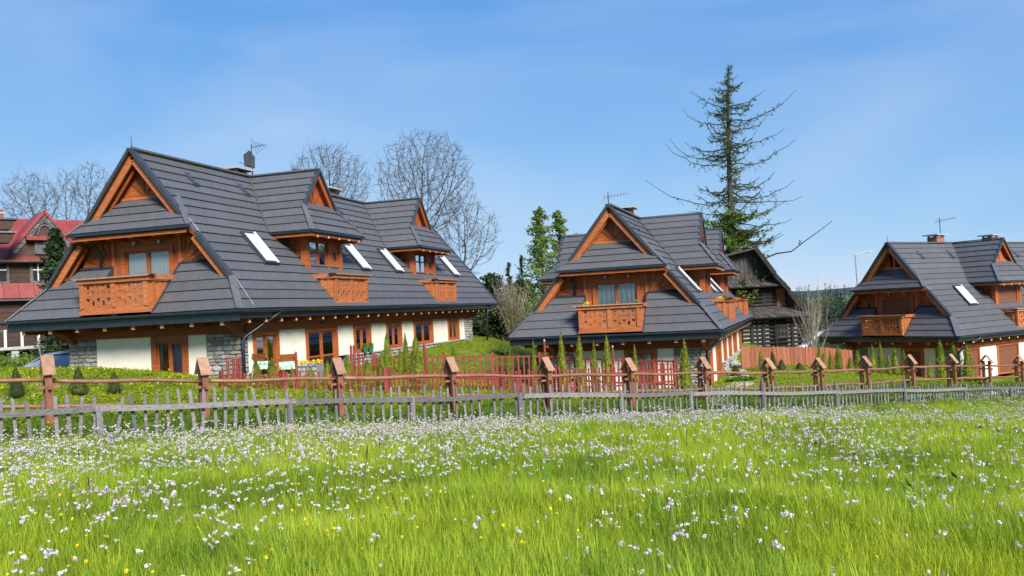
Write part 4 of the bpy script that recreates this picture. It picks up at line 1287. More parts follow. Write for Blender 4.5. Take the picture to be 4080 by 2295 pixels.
# tall brown plank fence beside the right chalet
def plank_fence():
    rng = random.Random(12)
    P = [at(2952, 1382, 47.0), at(3250, 1382, 52.0), at(3395, 1396, 54.0)]
    root = empty('plank_fence', (P[0].x, P[0].y, gz(P[0].x, P[0].y)), 0, 'tall brown vertical plank fence in front of the dark log cabin', 'fence')
    ox, oy, oz = root.location
    for a, b in zip(P[:-1], P[1:]):
        ln = (Vector((b.x, b.y, 0)) - Vector((a.x, a.y, 0))).length
        m = int(ln / .20)
        d = (b - a); d.z = 0; d.normalize()
        n = Vector((-d.y, d.x, 0))
        for k in range(m):
            c = a.lerp(b, (k + .5) / m)
            zg = gz(c.x, c.y)
            mb = MB()
            q = c + n * rng.uniform(-.012, .012)
            mb.bar((q.x - ox, q.y - oy, zg - .1 - oz), (q.x - ox + rng.uniform(-.01, .01), q.y - oy, c.z + rng.uniform(-.03, .03) - oz), .185, .028, n)
            mb.build('plank', M['plank_brown'], root)
        for f in (.35, 1.2):
            mb = MB(); mb.bar((a.x - ox + n.x * .05, a.y - oy + n.y * .05, gz(a.x, a.y) + f - oz), (b.x - ox + n.x * .05, b.y - oy + n.y * .05, gz(b.x, b.y) + f - oz), .05, .09); mb.build('rail', M['plank_brown'], root)
plank_fence()

# pale paving behind the fences
pa, pb = at(2835, 1520, 33.6), at(2960, 1490, 40.0)
ground_strip('path', [(GF0 + GFD * 23.0 + Vector((-GFD.y, GFD.x, 0)) * 1.0).to_2d()[:], (pa.x, pa.y), (pb.x, pb.y), (pb.x + 2.5, pb.y + 12)], 1.0, 'path', 'pale concrete path leading past the middle chalet')
sd = Vector((-GFD.y, GFD.x, 0))
ground_strip('path', [((GF0 + GFD * t + sd * .75).x, (GF0 + GFD * t + sd * .75).y) for t in (35.0, 40, 45, 50, 56)], .9, 'path', 'pale concrete path behind the grey fence at the right edge')

# ------------------------------------------------------------------ old red-roofed house at the left edge
def red_house():
    rng = random.Random(17)
    D = 47.0
    A, B = at(-260, 1035, D - 3), at(420, 1035, D + 2.5)          # eave line
    base = gz(B.x, B.y) - .3
    d = Vector((B.x - A.x, B.y - A.y, 0)); ln = d.length; d.normalize()
    n = Vector((d.y, -d.x, 0))                                     # towards the camera
    ang = math.atan2(d.y, d.x)
    root = empty('old_house', (A.x, A.y, base), ang, 'old dark timber house with red metal roof behind the left chalet', 'house')
    ze = (A.z + B.z) / 2 - base
    def u_of(px, off=0.0):
        r = ray_dir(px, 1035)
        o = Vector((A.x, A.y, 0)) + n * off
        # intersection of the sight line with the facade plane
        t = (o.dot(n)) / (Vector((r.x, r.y, 0)).dot(n))
        q = Vector((r.x * t, r.y * t, 0)) - Vector((A.x, A.y, 0))
        return q.dot(d), t
    def z_of(px, py):
        u, t = u_of(px)
        r = ray_dir(px, py)
        return r.z * u_of(px)[1] - base
    T = lambda u, m, z: (u, -m, z)
    zr = z_of(150, 880) + .55
    run = 3.6
    # walls: horizontal boards
    for (z0, z1) in ((0.0, z_of(100, 1205)), (z_of(100, 1205), ze)):
        mb = MB(T); mb.box(0, ln, -.2, 0, z0, z1 - .003); w_ = mb.build('wall', M['old_wood'], root)
        k = z0
        while k < z1 - .1:
            mb = MB(T); mb.box(0, ln, 0.0, .025, k + .012, min(k + .26, z1)); mb.build('wall_plank', M['old_wood'], w_); k += .27
    # roof with red sheets
    sl = math.hypot(run, zr - ze)
    def roofpt(u, s): return (u, .45 - s * (run + .45) / sl, ze - .1 + s * (zr - ze) / sl)
    mb = MB(); mb.prism([(p[0], -p[1], p[2]) for p in (roofpt(-.4, 0), roofpt(ln, 0), roofpt(ln, sl), roofpt(-.4, sl))], (0, .05, -.12)); rf = mb.build('roof', M['red_roof'], root)
    cols, rows = int(ln / 1.05), 5
    for i in range(cols):
        for j in range(rows):
            u0_, u1_ = ln * i / cols + .012, ln * (i + 1) / cols - .012
            s0, s1 = sl * j / rows + .01, sl * (j + 1) / rows - .01
            q = [roofpt(u0_, s0), roofpt(u1_, s0), roofpt(u1_, s1), roofpt(u0_, s1)]
            mb = MB(); mb.prism([(p[0], -p[1], p[2] + .012) for p in q], (0, 0, .02)); mb.build('roof_sheet', M['red_roof'], rf)
    mb = MB(T); mb.box(-.4, ln, .46, .56, ze - .16, ze - .06); mb.build('gutter', M['old_grey'], root)
    # dormer with a weathered gable
    uc = u_of(180)[0]
    zp = z_of(180, 850); zb = ze + .05
    hwid = 2.0
    mb = MB(T); mb.prism([(uc - hwid, .1, zb), (uc + hwid, .1, zb), (uc, .1, zp - .1)], (0, -2.8, 0)); dm = mb.build('dormer', M['old_wood'], root)
    for s in (-1, 1):
        for k in range(9):
            f0, f1 = k / 9, (k + 1) / 9 - .01
            mb = MB(T)
            a, b = (uc + s * hwid * 1.05 * (1 - f0), .14, zb + (zp - zb) * f0), (uc + s * hwid * 1.05 * (1 - f1), .14, zb + (zp - zb) * f1)
            mb.prism([a, b, (b[0] - s * .42, .14, b[2]), (a[0] - s * .42, .14, a[2])], (0, .03, 0)); mb.build('gable_shingle', M['old_grey'], dm)
        mb = MB(T); mb.bar((uc + s * (hwid + .1), .2, zb - .05), (uc, .2, zp + .12), .10, .16); mb.build('barge_board', M['red_roof'], dm)
        mb = MB(T); mb.prism([(uc + s * (hwid + .1), .22, zb), (uc, .22, zp + .12), (uc, -2.6, zp + .12), (uc + s * (hwid + .1), -2.6, zb)], (0, 0, .05)); mb.build('dormer_slope', M['red_roof'], dm)
    for k in range(4):
        f = .25 + .18 * k
        for s in (-1, 1):
            mb = MB(T); mb.bar((uc + s * hwid * .55 * (1 - k * .22), .16, zb + 1.25 + .02 * k), (uc, .16, zb + 2.2 + k * .18 - .3), .07, .05); mb.build('batten', M['old_grey'], dm)
    mb = MB(T); mb.box(uc - 1.0, uc + .95, .1, .55, zb + 1.0, zb + 1.22); mb.build('window_hood', M['red_roof'], dm)
    mb = MB(T); mb.box(uc - .55, uc + .6, .12, .22, zb + .25, zb + .95); wn1 = mb.build('window', M['old_grey'], dm)
    # windows on the upper floor
    for px0, px1 in ((-60, 22), (128, 168)):
        a, b = u_of(px0)[0], u_of(px1)[0]
        z0, z1 = z_of(60, 1120), z_of(60, 1050)
        mb = MB(T); mb.box(a - .14, b + .14, .03, .09, z0 - .14, z1 + .10); w2 = mb.build('window', M['old_grey'], root)
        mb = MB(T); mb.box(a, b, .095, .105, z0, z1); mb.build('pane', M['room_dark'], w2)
        mb = MB(T); mb.box((a + b) / 2 - .03, (a + b) / 2 + .03, .106, .125, z0, z1); mb.box(a, b, .106, .122, z0 + (z1 - z0) * .6, z0 + (z1 - z0) * .6 + .05); mb.build('glazing_bar', M['frame_white'], w2)
    # red skirt band between the floors
    z0, z1 = z_of(100, 1190), z_of(100, 1130)
    k = 0
    u = 0.0
    while u < ln:
        mb = MB(T); mb.prism([(u + .01, .05, z1), (u + .74, .05, z1), (u + .74, .45, z0), (u + .01, .45, z0)], (0, .02, .03)); mb.build('skirt_sheet', M['red_roof'], root); u += .75
    mb = MB(T); mb.box(0, ln, .1, .5, z0 - .12, z0 - .03); mb.build('skirt_rail', M['old_grey'], root)
    # chimney
    u = u_of(95)[0] - .55
    mb = MB(T); mb.box(u - .28, u + .28, -run - .3, -run + .3, zr - .5, zr + .48); c = mb.build('chimney', M['brick_red'], root)
    mb = MB(T); mb.box(u - .34, u + .34, -run - .36, -run + .36, zr + .22, zr + .30); mb.build('chimney_cap', M['concrete'], c)
    # side roof edge at the frame's left
    u = u_of(0)[0]
    for dz, w_ in ((-.75, .42), (-1.45, .35)):
        mb = MB(T); mb.prism([(u - 2.0, 1.0, zr + dz), (u + w_ * 1.1, 1.0, zr + dz), (u + w_ * .5, 1.0, zr + dz - .5), (u - 2.0, 1.0, zr + dz - .55)], (0, .9, 0)); mb.build('side_gable', M['old_wood'], root)
        mb = MB(T); mb.box(u - 2.0, u + w_ * 1.3, .9, 2.0, zr + dz + .005, zr + dz + .10); mb.build('side_gable_cap', M['old_grey'], root)
    # terrace: deck edge on concrete piers with a railing
    u1_ = u_of(152)[0]
    zt = z_of(100, 1378)
    mb = MB(T); mb.box(0, u1_, .3, 1.8, zt - .15, zt); tr = mb.build('terrace', M['concrete'], root)
    for px in (140, 20):
        u = u_of(px)[0]; mb = MB(T); mb.box(u - .17, u + .17, 1.3, 1.7, 0, zt - .15); mb.build('pier', M['concrete'], tr)
    for px in (50, 115, -15):
        u = u_of(px)[0]; mb = MB(T); mb.box(u - .06, u + .06, 1.5, 1.62, zt, z_of(100, 1312)); mb.build('terrace_post', M['frame_white'], tr)
    mb = MB(T); mb.box(0, u1_, 1.52, 1.60, z_of(100, 1320), z_of(100, 1312)); mb.build('terrace_rail', M['old_grey'], tr)
    # back half of the roof
    mb = MB(); mb.prism([(0, run, zr - .1), (ln, run, zr - .1), (ln, 2 * run + .5, ze - .1), (0, 2 * run + .5, ze - .1)], (0, 0, .1)); mb.build('rear_slope', M['red_roof'], root)
    return root
red_house()

# ------------------------------------------------------------------ dark log cabin behind the plank fence
def log_cabin():
    rng = random.Random(23)
    D = 60.0
    A, B = at(2930, 1262, D), at(3188, 1262, D)         # facade under the lower eave
    base = gz((A.x + B.x) / 2, A.y) - .2
    ln = B.x - A.x
    root = empty('log_cabin', (A.x, D, base), 0, 'old blackened log cabin with pale chinking and grey shingle roof', 'cabin')
    k = D / FPX
    T = lambda u, m, z: (u, -m, z)
    ze = (A.z + B.z) / 2 - base
    zof = lambda px, py: at(px, py, D).z - base
    uof = lambda px: at(px, 1250, D).x - A.x
    # lower log wall: logs and chinking
    z = 0.15
    mb = MB(T); mb.box(0, ln, -.3, 0, 0, ze); w_ = mb.build('wall', M['log_dark'], root)
    n = 9
    for i in range(n):
        z0, z1 = .15 + (ze - .2) * i / n, .15 + (ze - .2) * (i + 1) / n
        mb = MB(T); mb.tube([(-.25, .05, (z0 + z1) / 2 + .03), (ln + .25, .05, (z0 + z1) / 2 + .03)], (z1 - z0) * .40, 8); mb.build('log', M['log_dark'], w_)
        for (a, b) in ((.1, .30), (.33, .50), (.78, .93)):
            mb = MB(T); mb.box(ln * a, ln * b, .01, .115, z0 - .035, z0 + .055); mb.build('chinking', M['chinking'], w_)
    for px in (3085, 3150, 3035, 2990):
        u = uof(px); mb = MB(T); mb.box(u - .10, u + .10, .1, .22, 0, ze); mb.build('wall_post', M['log_dark'], w_)
    a, b, z0, z1 = uof(3090), uof(3130), zof(3100, 1340), zof(3100, 1298)
    mb = MB(T); mb.box(a - .1, b + .1, .1, .2, z0 - .1, z1 + .1); w2 = mb.build('window', M['cabin_grey'], root)
    for i in range(3):
        for j in range(2):
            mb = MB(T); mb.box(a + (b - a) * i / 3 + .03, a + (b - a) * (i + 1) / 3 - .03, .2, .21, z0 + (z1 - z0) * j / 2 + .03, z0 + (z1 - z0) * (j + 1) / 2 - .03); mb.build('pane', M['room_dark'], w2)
    # shingled courses helper
    def shingles(quad, rows, cols, name):
        q = [Vector(p) for p in quad]
        mb = MB(T); mb.prism([tuple(p) for p in q], (0, -.05, -.06)); o = mb.build(name, M['cabin_grey'], root)
        for r in range(rows):
            f0, f1 = r / rows, min(1, (r + 1.25) / rows)
            for c in range(cols):
                g0, g1 = c / cols + .004, (c + 1) / cols - .004
                a = q[0].lerp(q[1], g0).lerp(q[3].lerp(q[2], g0), f0); b = q[0].lerp(q[1], g1).lerp(q[3].lerp(q[2], g1), f0)
                d_ = q[0].lerp(q[1], g1).lerp(q[3].lerp(q[2], g1), f1); e = q[0].lerp(q[1], g0).lerp(q[3].lerp(q[2], g0), f1)
                j = rng.uniform(.03, .08)
                mb = MB(T); mb.prism([(a.x, a.y + j, a.z + j - rng.uniform(0, .06)), (b.x, b.y + j, b.z + j - rng.uniform(0, .06)), (d_.x, d_.y + .01, d_.z + .01), (e.x, e.y + .01, e.z + .01)], (0, 0, .03)); mb.build('shingle', M['cabin_grey'], o)
        return o
    zm = zof(3080, 1222)
    shingles([(-.5, 1.0, ze - .05), (uof(3222), 1.0, ze - .05), (uof(3165), -.6, zm), (-.5, -.6, zm)], 4, 18, 'lower_roof')
    # upper floor wall and window
    zu = zof(3080, 1150)
    mb = MB(T); mb.box(-.4, uof(3150), -.8, -.6, zm - .2, zu + .4); uw = mb.build('upper_wall', M['log_dark'], root)
    for i in range(5):
        mb = MB(T); mb.tube([(-.3, -.56, zm + .15 + i * .26), (uof(3105), -.56, zm + .15 + i * .26)], .11, 6); mb.build('log', M['log_dark'], uw)
    mb = MB(T); mb.box(uof(3108), uof(3142), -.6, -.54, zm, zu); mb.build('plank_panel', M['plank_brown'], uw)
    mb = MB(T); mb.box(uof(3052), uof(3085), -.6, -.5, zm + .1, zu); wq = mb.build('window', M['cabin_grey'], root)
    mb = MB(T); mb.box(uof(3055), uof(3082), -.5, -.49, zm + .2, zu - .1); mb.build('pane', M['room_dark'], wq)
    # small roof above the window and the gable with its steep verge
    shingles([(-.4, .3, zof(3060, 1140)), (uof(3122), .3, zof(3060, 1140)), (uof(3098), -.7, zof(3060, 1108)), (-.4, -.7, zof(3060, 1108))], 2, 12, 'skirt_roof')
    ap, rt = (uof(3022), zof(3022, 985)), (uof(3218), zof(3218, 1262))
    mid = (uof(3140), zof(3140, 1150))
    mb = MB(T); mb.prism([(-.6, -.6, zof(3060, 1108)), (uof(3098), -.6, zof(3060, 1108)), (ap[0], -.6, ap[1] - .2), (-.6, -.6, zof(2980, 1010))], (0, -.2, 0)); gb = mb.build('gable', M['cabin_grey'], root)
    for i in range(8):
        u0_, u1_ = -.6 + (ap[0] + .9) * i / 8, -.6 + (ap[0] + .9) * (i + 1) / 8 - .03
        zt_ = lambda u: zof(2980, 1010) + (ap[1] - zof(2980, 1010)) * min(1, (u + .6) / (ap[0] + .6)) - (0 if u <= ap[0] else (u - ap[0]) * 1.75) - .15
        mb = MB(T); mb.prism([(u0_, -.58, zof(3060, 1108)), (u1_, -.58, zof(3060, 1108)), (u1_, -.58, max(zt_(u1_), zof(3060, 1100))), (u0_, -.58, max(zt_(u0_), zof(3060, 1100)))], (0, .03, 0)); mb.build('gable_plank', M['cabin_grey'], gb)
    prof = [ap, (ap[0] + (mid[0] - ap[0]) * .55, ap[1] + (mid[1] - ap[1]) * .60), mid, rt]
    for (p, q) in zip(prof[:-1], prof[1:]):
        mb = MB(T); mb.prism([(p[0], .35, p[1]), (q[0], .6, q[1]), (q[0] + .25, -7, q[1] + .1), (p[0] + .1, -7, p[1] + .1)], (0, 0, -.12)); rs = mb.build('roof_slope', M['cabin_grey'], root)
        mb = MB(T); mb.bar((p[0], .38, p[1] - .12), (q[0], .63, q[1] - .12), .12, .28); mb.build('barge_board', M['log_dark'], root)
        for i in range(6):
            f0, f1 = i / 6, (i + 1.2) / 6
            a, b = Vector((p[0], .4, p[1])).lerp(Vector((q[0], .66, q[1])), f0), Vector((p[0], .4, p[1])).lerp(Vector((q[0], .66, q[1])), min(1, f1))
            mb = MB(T); mb.prism([(a.x, a.y, a.z + .02), (b.x + .03, b.y, b.z + .05), (b.x + .3, -7, b.z + .14), (a.x + .2, -7, a.z + .10)], (0, 0, .03)); mb.build('shingle_course', M['cabin_grey'], rs)
    mb = MB(T); mb.prism([(ap[0], .35, ap[1]), (-1.2, .3, zof(2965, 1020)), (-1.2, -7, zof(2965, 1020)), (ap[0], -7, ap[1])], (0, 0, -.12)); mb.build('roof_slope', M['cabin_grey'], root)
    mb = MB(T); mb.box(ln - .2, ln, -7, -.3, 0, ze); mb.build('wall', M['log_dark'], root)
    return root
log_cabin()

# ------------------------------------------------------------------ street lamp
p = at(3416, 1130, 92)
zg = gz(p.x, p.y)
lamp = empty('street_lamp', (p.x, p.y, zg), 0, 'tall thin street lamp with a single bent arm behind the right chalet', 'street lamp')
top = at(3411, 1015, 92).z - zg
mb = MB(); mb.tube([(0, 0, -.2), (0, 0, top * .5), (-.05, 0, top)], [.10, .08, .06], 8); mb.build('pole', M['steel'], lamp)
e1, e2 = at(3446, 1005, 92), at(3468, 1000, 92)
mb = MB(); mb.tube([(-.05, 0, top), (e1.x - p.x, 0, e1.z - zg), (e2.x - p.x, 0, e2.z - zg + .05)], [.055, .05, .045], 6); mb.build('arm', M['steel'], lamp)
mb = MB(); mb.prism([(e2.x - p.x - .25, -.12, e2.z - zg - .02), (e2.x - p.x + .45, -.1, e2.z - zg + .06), (e2.x - p.x + .4, -.1, e2.z - zg - .08), (e2.x - p.x - .2, -.12, e2.z - zg - .12)], (0, .26, 0)); mb.build('lamp_head', M['steel'], lamp)

# ------------------------------------------------------------------ parked cars, mostly hidden
def car(name, label, loc, rz, body_mat, prof_top, length, width, glass_parts, scale=1.0):
    root = empty(name, loc, rz, label, 'car')
    w2 = width / 2
    # body shell lofted from side profile with tumblehome
    vs, fs = [], []
    n = len(prof_top)
    for s, k in ((-1, 1.0), (1, 1.0)):
        for (x, z, tw) in prof_top: vs.append((x, s * w2 * tw, z))
    for i in range(n - 1): fs.append((i, i + 1, n + i + 1, n + i))
    low = [(prof_top[0][0], .30), (prof_top[-1][0], .30)]
    base = len(vs)
    for s in (-1, 1):
        for (x, z, tw) in prof_top: vs.append((x, s * w2, min(z, .88)))
        for (x, z, tw) in prof_top: vs.append((x, s * w2 * .97, .28))
    for si in range(2):
        o_t, o_m, o_b = si * n, base + si * 2 * n, base + si * 2 * n + n
        for i in range(n - 1):
            fs.append((o_t + i, o_t + i + 1, o_m + i + 1, o_m + i)); fs.append((o_m + i, o_m + i + 1, o_b + i + 1, o_b + i))
    for e in (0, n - 1):
        fs.append((e, base + e, base + n + e, base + 3 * n + e, base + 2 * n + e, n + e))
    mb = MB(); mb.add(vs, fs); body = mb.build('body', M[body_mat], root)
    for (nm, quad, mt) in glass_parts:
        mb = MB(); mb.add(quad, [tuple(range(len(quad)))]); mb.build(nm, M[mt], root)
    for x in (-length * .31, length * .30):
        for s in (-1, 1):
            mb = MB()
            c0, c1 = Vector((x, s * (w2 - .2), .32)), Vector((x, s * (w2 + .01), .32))
            mb.tube([c0, c1], .32, 16); wh = mb.build('wheel', M['rubber'], root)
            mb = MB(); mb.tube([c1, c1 + Vector((0, s * .012, 0))], .2, 12); mb.build('rim', M['steel'], wh)
    return root
p = at(225, 1462, 35.2)
prof = [(-2.05, .55, .92), (-2.0, .78, .9), (-1.2, .92, .88), (-.95, .95, .86), (-.2, 1.38, .74), (.4, 1.46, .72), (1.2, 1.42, .72), (1.9, 1.0, .85), (2.05, .9, .9), (2.1, .5, .92)]
sidez = lambda s: [(-.72, s * .70, 1.02), (-.22, s * .645, 1.33), (1.15, s * .635, 1.37), (1.6, s * .70, 1.02)]
car('parked_car', 'blue car with silvery windscreen parked beside the left chalet behind the bank', (p.x, p.y, gz(p.x, p.y) + .16), R(8), 'car_blue', prof, 4.1, 1.7,
    [('windscreen', [(-.98, -.70, .965), (-.98, .70, .965), (-.22, .60, 1.395), (-.22, -.60, 1.395)], 'car_silver'), ('side_window', [(a, b - .03, c) for a, b, c in sidez(-1)], 'room_dark'), ('side_window', [(a, b + .03, c) for a, b, c in sidez(1)], 'room_dark'),
     ('roof_panel', [(-.15, -.60, 1.41), (-.15, .60, 1.41), (.4, .60, 1.475), (.4, -.60, 1.475)], 'car_silver')])
p = at(3272, 1385, 60)
prof = [(-2.5, .55, .95), (-2.45, 1.0, .93), (-1.6, 1.25, .92), (-.8, 2.0, .86), (.3, 2.12, .85), (2.4, 2.12, .85), (2.55, 2.0, .86), (2.6, .5, .95)]
car('parked_van', 'white van with sloping windscreen behind the plank fence beside the right chalet', (p.x + .45, p.y, at(3295, 1314, 60).z - 2.12), R(-4), 'car_white', prof, 5.1, 1.95,
    [('windscreen', [(-1.58, -.86, 1.28), (-1.58, .86, 1.28), (-.84, .80, 1.985), (-.84, -.80, 1.985)], 'pane_white'), ('side_window', [(-1.2, -.94, 1.25), (-.7, -.88, 1.8), (.3, -.88, 1.85), (.3, -.94, 1.25)], 'car_silver')])

# ------------------------------------------------------------------ garden furniture and pots
def deck_chair(label, loc, rz):
    root = empty('deck_chair', loc, rz, label, 'deck chair', 'deck chairs on the lawn')
    for s in (-1, 1):
        mb = MB(); mb.bar((s * .26, -.45, 0), (s * .26, .42, .92), .035, .05); mb.build('frame_leg', M['wood_light'], root)
        mb = MB(); mb.bar((s * .30, .40, 0), (s * .30, -.40, .48), .035, .05); mb.build('frame_leg', M['wood_light'], root)
    vs, fs = [], []
    for k in range(9):
        t = k / 8
        y, z = -.35 + .80 * t, .40 - .20 * math.sin(math.pi * min(1, t * 1.2)) * (1 - t) + .62 * t * t
        vs += [(-.25, y, z), (.25, y, z), (-.25, y, z - .012), (.25, y, z - .012)]
    for k in range(8):
        a = 4 * k
        fs += [(a, a + 1, a + 5, a + 4), (a + 2, a + 6, a + 7, a + 3)]
    mb = MB(); mb.add(vs, fs); mb.build('sling', M['wood_light'], root)
    return root
def towel(label, loc, rz, w=.5):
    vs, fs = [], []
    for k in range(13):
        t = k / 12
        y, z = (-.2 + .66 * t, .30 + .72 * t * t + .03) if t < .8 else (.34 + .05 * (t - .8), .80 - 1.6 * (t - .8))
        for i in range(6):
            vs.append((w * (i / 5 - .5) * 1.1, y + .01 * math.sin(i * 2 + k), z + .012 * math.sin(i * 3.1)))
    for k in range(12):
        for i in range(5): fs.append((k * 6 + i, k * 6 + i + 1, k * 6 + i + 7, k * 6 + i + 6))
    mb = MB(); mb.add(vs, fs)
    o = mb.build('towel', M['towel'])
    o.location = loc; o.rotation_euler = (0, 0, rz)
    return tag(o, label, 'towel', 'green patterned towels')
for i, (u, v, d, rz) in enumerate(((1062, 1505, 28.4, R(165)), (1148, 1505, 29.2, R(195)))):
    p = at(u, v, d); z = gz(p.x, p.y)
    side_ = ('nearer the stone corner', 'nearer the stone planter')[i]
    deck_chair('wooden deck chair under a towel on the lawn, the one ' + side_, (p.x, p.y, z), rz)
    towel('pale green patterned towel over the deck chair ' + side_, (p.x, p.y, z + .02), rz)
p = at(1103, 1500, 29.6); z = gz(p.x, p.y)
tb = empty('garden_table', (p.x, p.y, z), R(10), 'small wooden garden table between the two deck chairs', 'table')
for k in range(4):
    mb = MB(); mb.box(-.4, .4, -.3 + k * .155, -.3 + k * .155 + .145, .62, .65); mb.build('table_slat', M['board_weathered'], tb)
for a in (-1, 1):
    for b in (-1, 1):
        mb = MB(); mb.bar((a * .34, b * .24, 0), (a * .34, b * .24, .62), .05, .05); mb.build('leg', M['board_weathered'], tb)

def pot(name, label, loc, r, h, potmat, plant, cat='flower pot', ball=None):
    root = empty(name, loc, 0, label, cat)
    mb = MB(); mb.lathe([(r * .72, 0), (r, h * .9), (r * 1.08, h * .9), (r * 1.08, h), (r * .9, h), (r * .85, h * .9)], 12); mb.build('pot', M[potmat], root)
    rng = random.Random(len(label))
    mb = MB()
    for k in range(60):
        t, ph = rng.uniform(0, 6.28), rng.uniform(0, 1)
        c = Vector((math.cos(t) * r * 1.1 * rng.random(), math.sin(t) * r * 1.1 * rng.random(), h + ph * h * .8))
        a = Vector((rng.gauss(0, 1), rng.gauss(0, 1), rng.gauss(0, .6))).normalized() * r * .32
        b = a.orthogonal().normalized() * r * .22
        mb.add([c - a, c + b, c + a, c - b], [(0, 1, 2, 3)])
    mb.build('plant', M[plant], root)
    return root
b1 = hw(2, -1.18, .35, 1.05); pot('flower_pot', 'yellow flowers in a pot at the left end of the middle chalet balcony', b1, .16, .26, 'wood_line', 'f_yellow')
b1 = hw(2, 1.25, .35, 1.05); pot('flower_pot', 'dark pot with a terracotta plant at the right end of the middle chalet balcony', b1, .16, .26, 'lantern', 'f_shrub')
b1 = hw(2, 4.25, 7.6, 1.10); pot('flower_pot', 'yellow flower ball on the side balcony of the middle chalet', b1, .17, .2, 'lantern', 'f_yellow')
b1 = hw(2, 4.3, 8.6, 1.10); pot('flower_pot', 'orange pot on the side balcony of the middle chalet', b1, .2, .24, 'orange_plastic', 'f_weed')
b1 = hw(1, 4.32, 10.2, -2.03); pot('flower_pot', 'left of two small green pots on the stone ledge of the left chalet', b1, .13, .22, 'green_pot', 'f_weed')
b1 = hw(1, 4.32, 10.75, -2.03); pot('flower_pot', 'right of two small green pots on the stone ledge of the left chalet', b1, .13, .22, 'green_pot', 'f_weed')

def stone_planter():
    p = at(1222, 1500, 30.4); z = gz(p.x, p.y)
    root = empty('stone_planter', (p.x, p.y, z), R(-14), 'low rubble stone planter with yellow flowers beside the terrace door', 'planter')
    mb = MB(); mb.box(-.55, .55, -.28, .28, -.1, .60); mb.build('core', M['mortar'], root)
    rng = random.Random(3)
    zz = 0.0
    while zz < .6:
        u = -.55
        while u < .52:
            w = min(rng.uniform(.16, .32), .55 - u)
            link_mesh('stone', rng.choice(STONES), root, (u + w / 2, -.27, zz + .085), (0, 0, math.pi), (w * 1.02, .06, .175)); u += w
        zz += .17
    mb = MB()
    for k in range(160):
        c = Vector((rng.uniform(-.55, .55), rng.uniform(-.28, .2), .62 + rng.uniform(0, .12)))
        a = Vector((rng.gauss(0, 1), rng.gauss(0, 1), rng.gauss(0, .5))).normalized() * .05
        b = a.orthogonal().normalized() * .035
        mb.add([c - a, c + b, c + a, c - b], [(0, 1, 2, 3)])
    mb.build('plants', M['f_yellow'], root)
stone_planter()
# leaning plank and sticks by the left post
p = at(172, 1400, 27); z = gz(p.x, p.y)
mb = MB(); mb.bar((0, 0, -.1), (-.16, 0, at(155, 1355, 27).z - z), .035, .03)
o = mb.build('wooden_stake', M['grey_wood']); o.location = (p.x, p.y, z); tag(o, 'leaning bare wooden stake in the bed at the far left', 'stake')
# small wooden shed gable between the chalets
def shed():
    D = 62
    P = at(1990, 1400, D); z = gz(P.x, P.y)
    root = empty('garden_shed', (P.x, P.y, z), 0, 'small orange timber shed with grey roof behind the red fence', 'shed')
    h = at(2000, 1300, D).z - z
    mb = MB(); mb.prism([(-1.0, 0, 0), (1.0, 0, 0), (1.0, 0, h - 1.2), (.05, 0, h), (-1.0, 0, h - 1.2)], (0, 3, 0)); mb.build('wall', M['wood_light'], root)
    for s in (-1, 1):
        mb = MB(); mb.prism([(.05, -.4, h + .05), (.05 + s * 1.35, -.4, h - 1.35), (.05 + s * 1.35, 3.2, h - 1.35), (.05, 3.2, h + .05)], (0, 0, .12)); mb.build('roof_slope', M['roof_slate'], root)
    mb = MB(); mb.prism([(.1, .2, h), (3.6, .2, h), (3.6, 2.6, h - .9), (.1, -.4, h - .9)], (0, 0, .1)); mb.build('lean_to_roof', M['roof_slate'], root)
    for k in range(6):
        mb = MB(); mb.box(-.95 + k * .32, -.95 + k * .32 + .30, -.03, 0, 0, h - 1.15 + (.55 - abs(k - 2.5) * .2)); mb.build('plank', M['wood_light'], root)
shed()
# ------------------------------------------------------------------ scattering (geometry nodes, for what nobody could count)
def scatter_tree(coll):
    ng = bpy.data.node_groups.new('scatter', 'GeometryNodeTree')
    ng.interface.new_socket('Geometry', in_out='INPUT', socket_type='NodeSocketGeometry')
    ng.interface.new_socket('Geometry', in_out='OUTPUT', socket_type='NodeSocketGeometry')
    n, l = ng.nodes, ng.links
    gi, go = n.new('NodeGroupInput'), n.new('NodeGroupOutput')
    ip = n.new('GeometryNodeInstanceOnPoints')
    ci = n.new('GeometryNodeCollectionInfo')
    ci.inputs['Collection'].default_value = coll
    ci.inputs['Separate Children'].default_value = True
    ci.inputs['Reset Children'].default_value = True
    def attr(name, typ):
        a = n.new('GeometryNodeInputNamedAttribute'); a.data_type = typ; a.inputs['Name'].default_value = name
        return a.outputs['Attribute']
    e2r = n.new('FunctionNodeEulerToRotation')
    l.new(attr('rot', 'FLOAT_VECTOR'), e2r.inputs[0])
    ip.inputs['Pick Instance'].default_value = True
    l.new(gi.outputs[0], ip.inputs['Points'])
    l.new(ci.outputs[0], ip.inputs['Instance'])
    l.new(attr('idx', 'INT'), ip.inputs['Instance Index'])
    l.new(e2r.outputs[0], ip.inputs['Rotation'])
    l.new(attr('scl', 'FLOAT_VECTOR'), ip.inputs['Scale'])
    l.new(ip.outputs[0], go.inputs[0])
    return ng

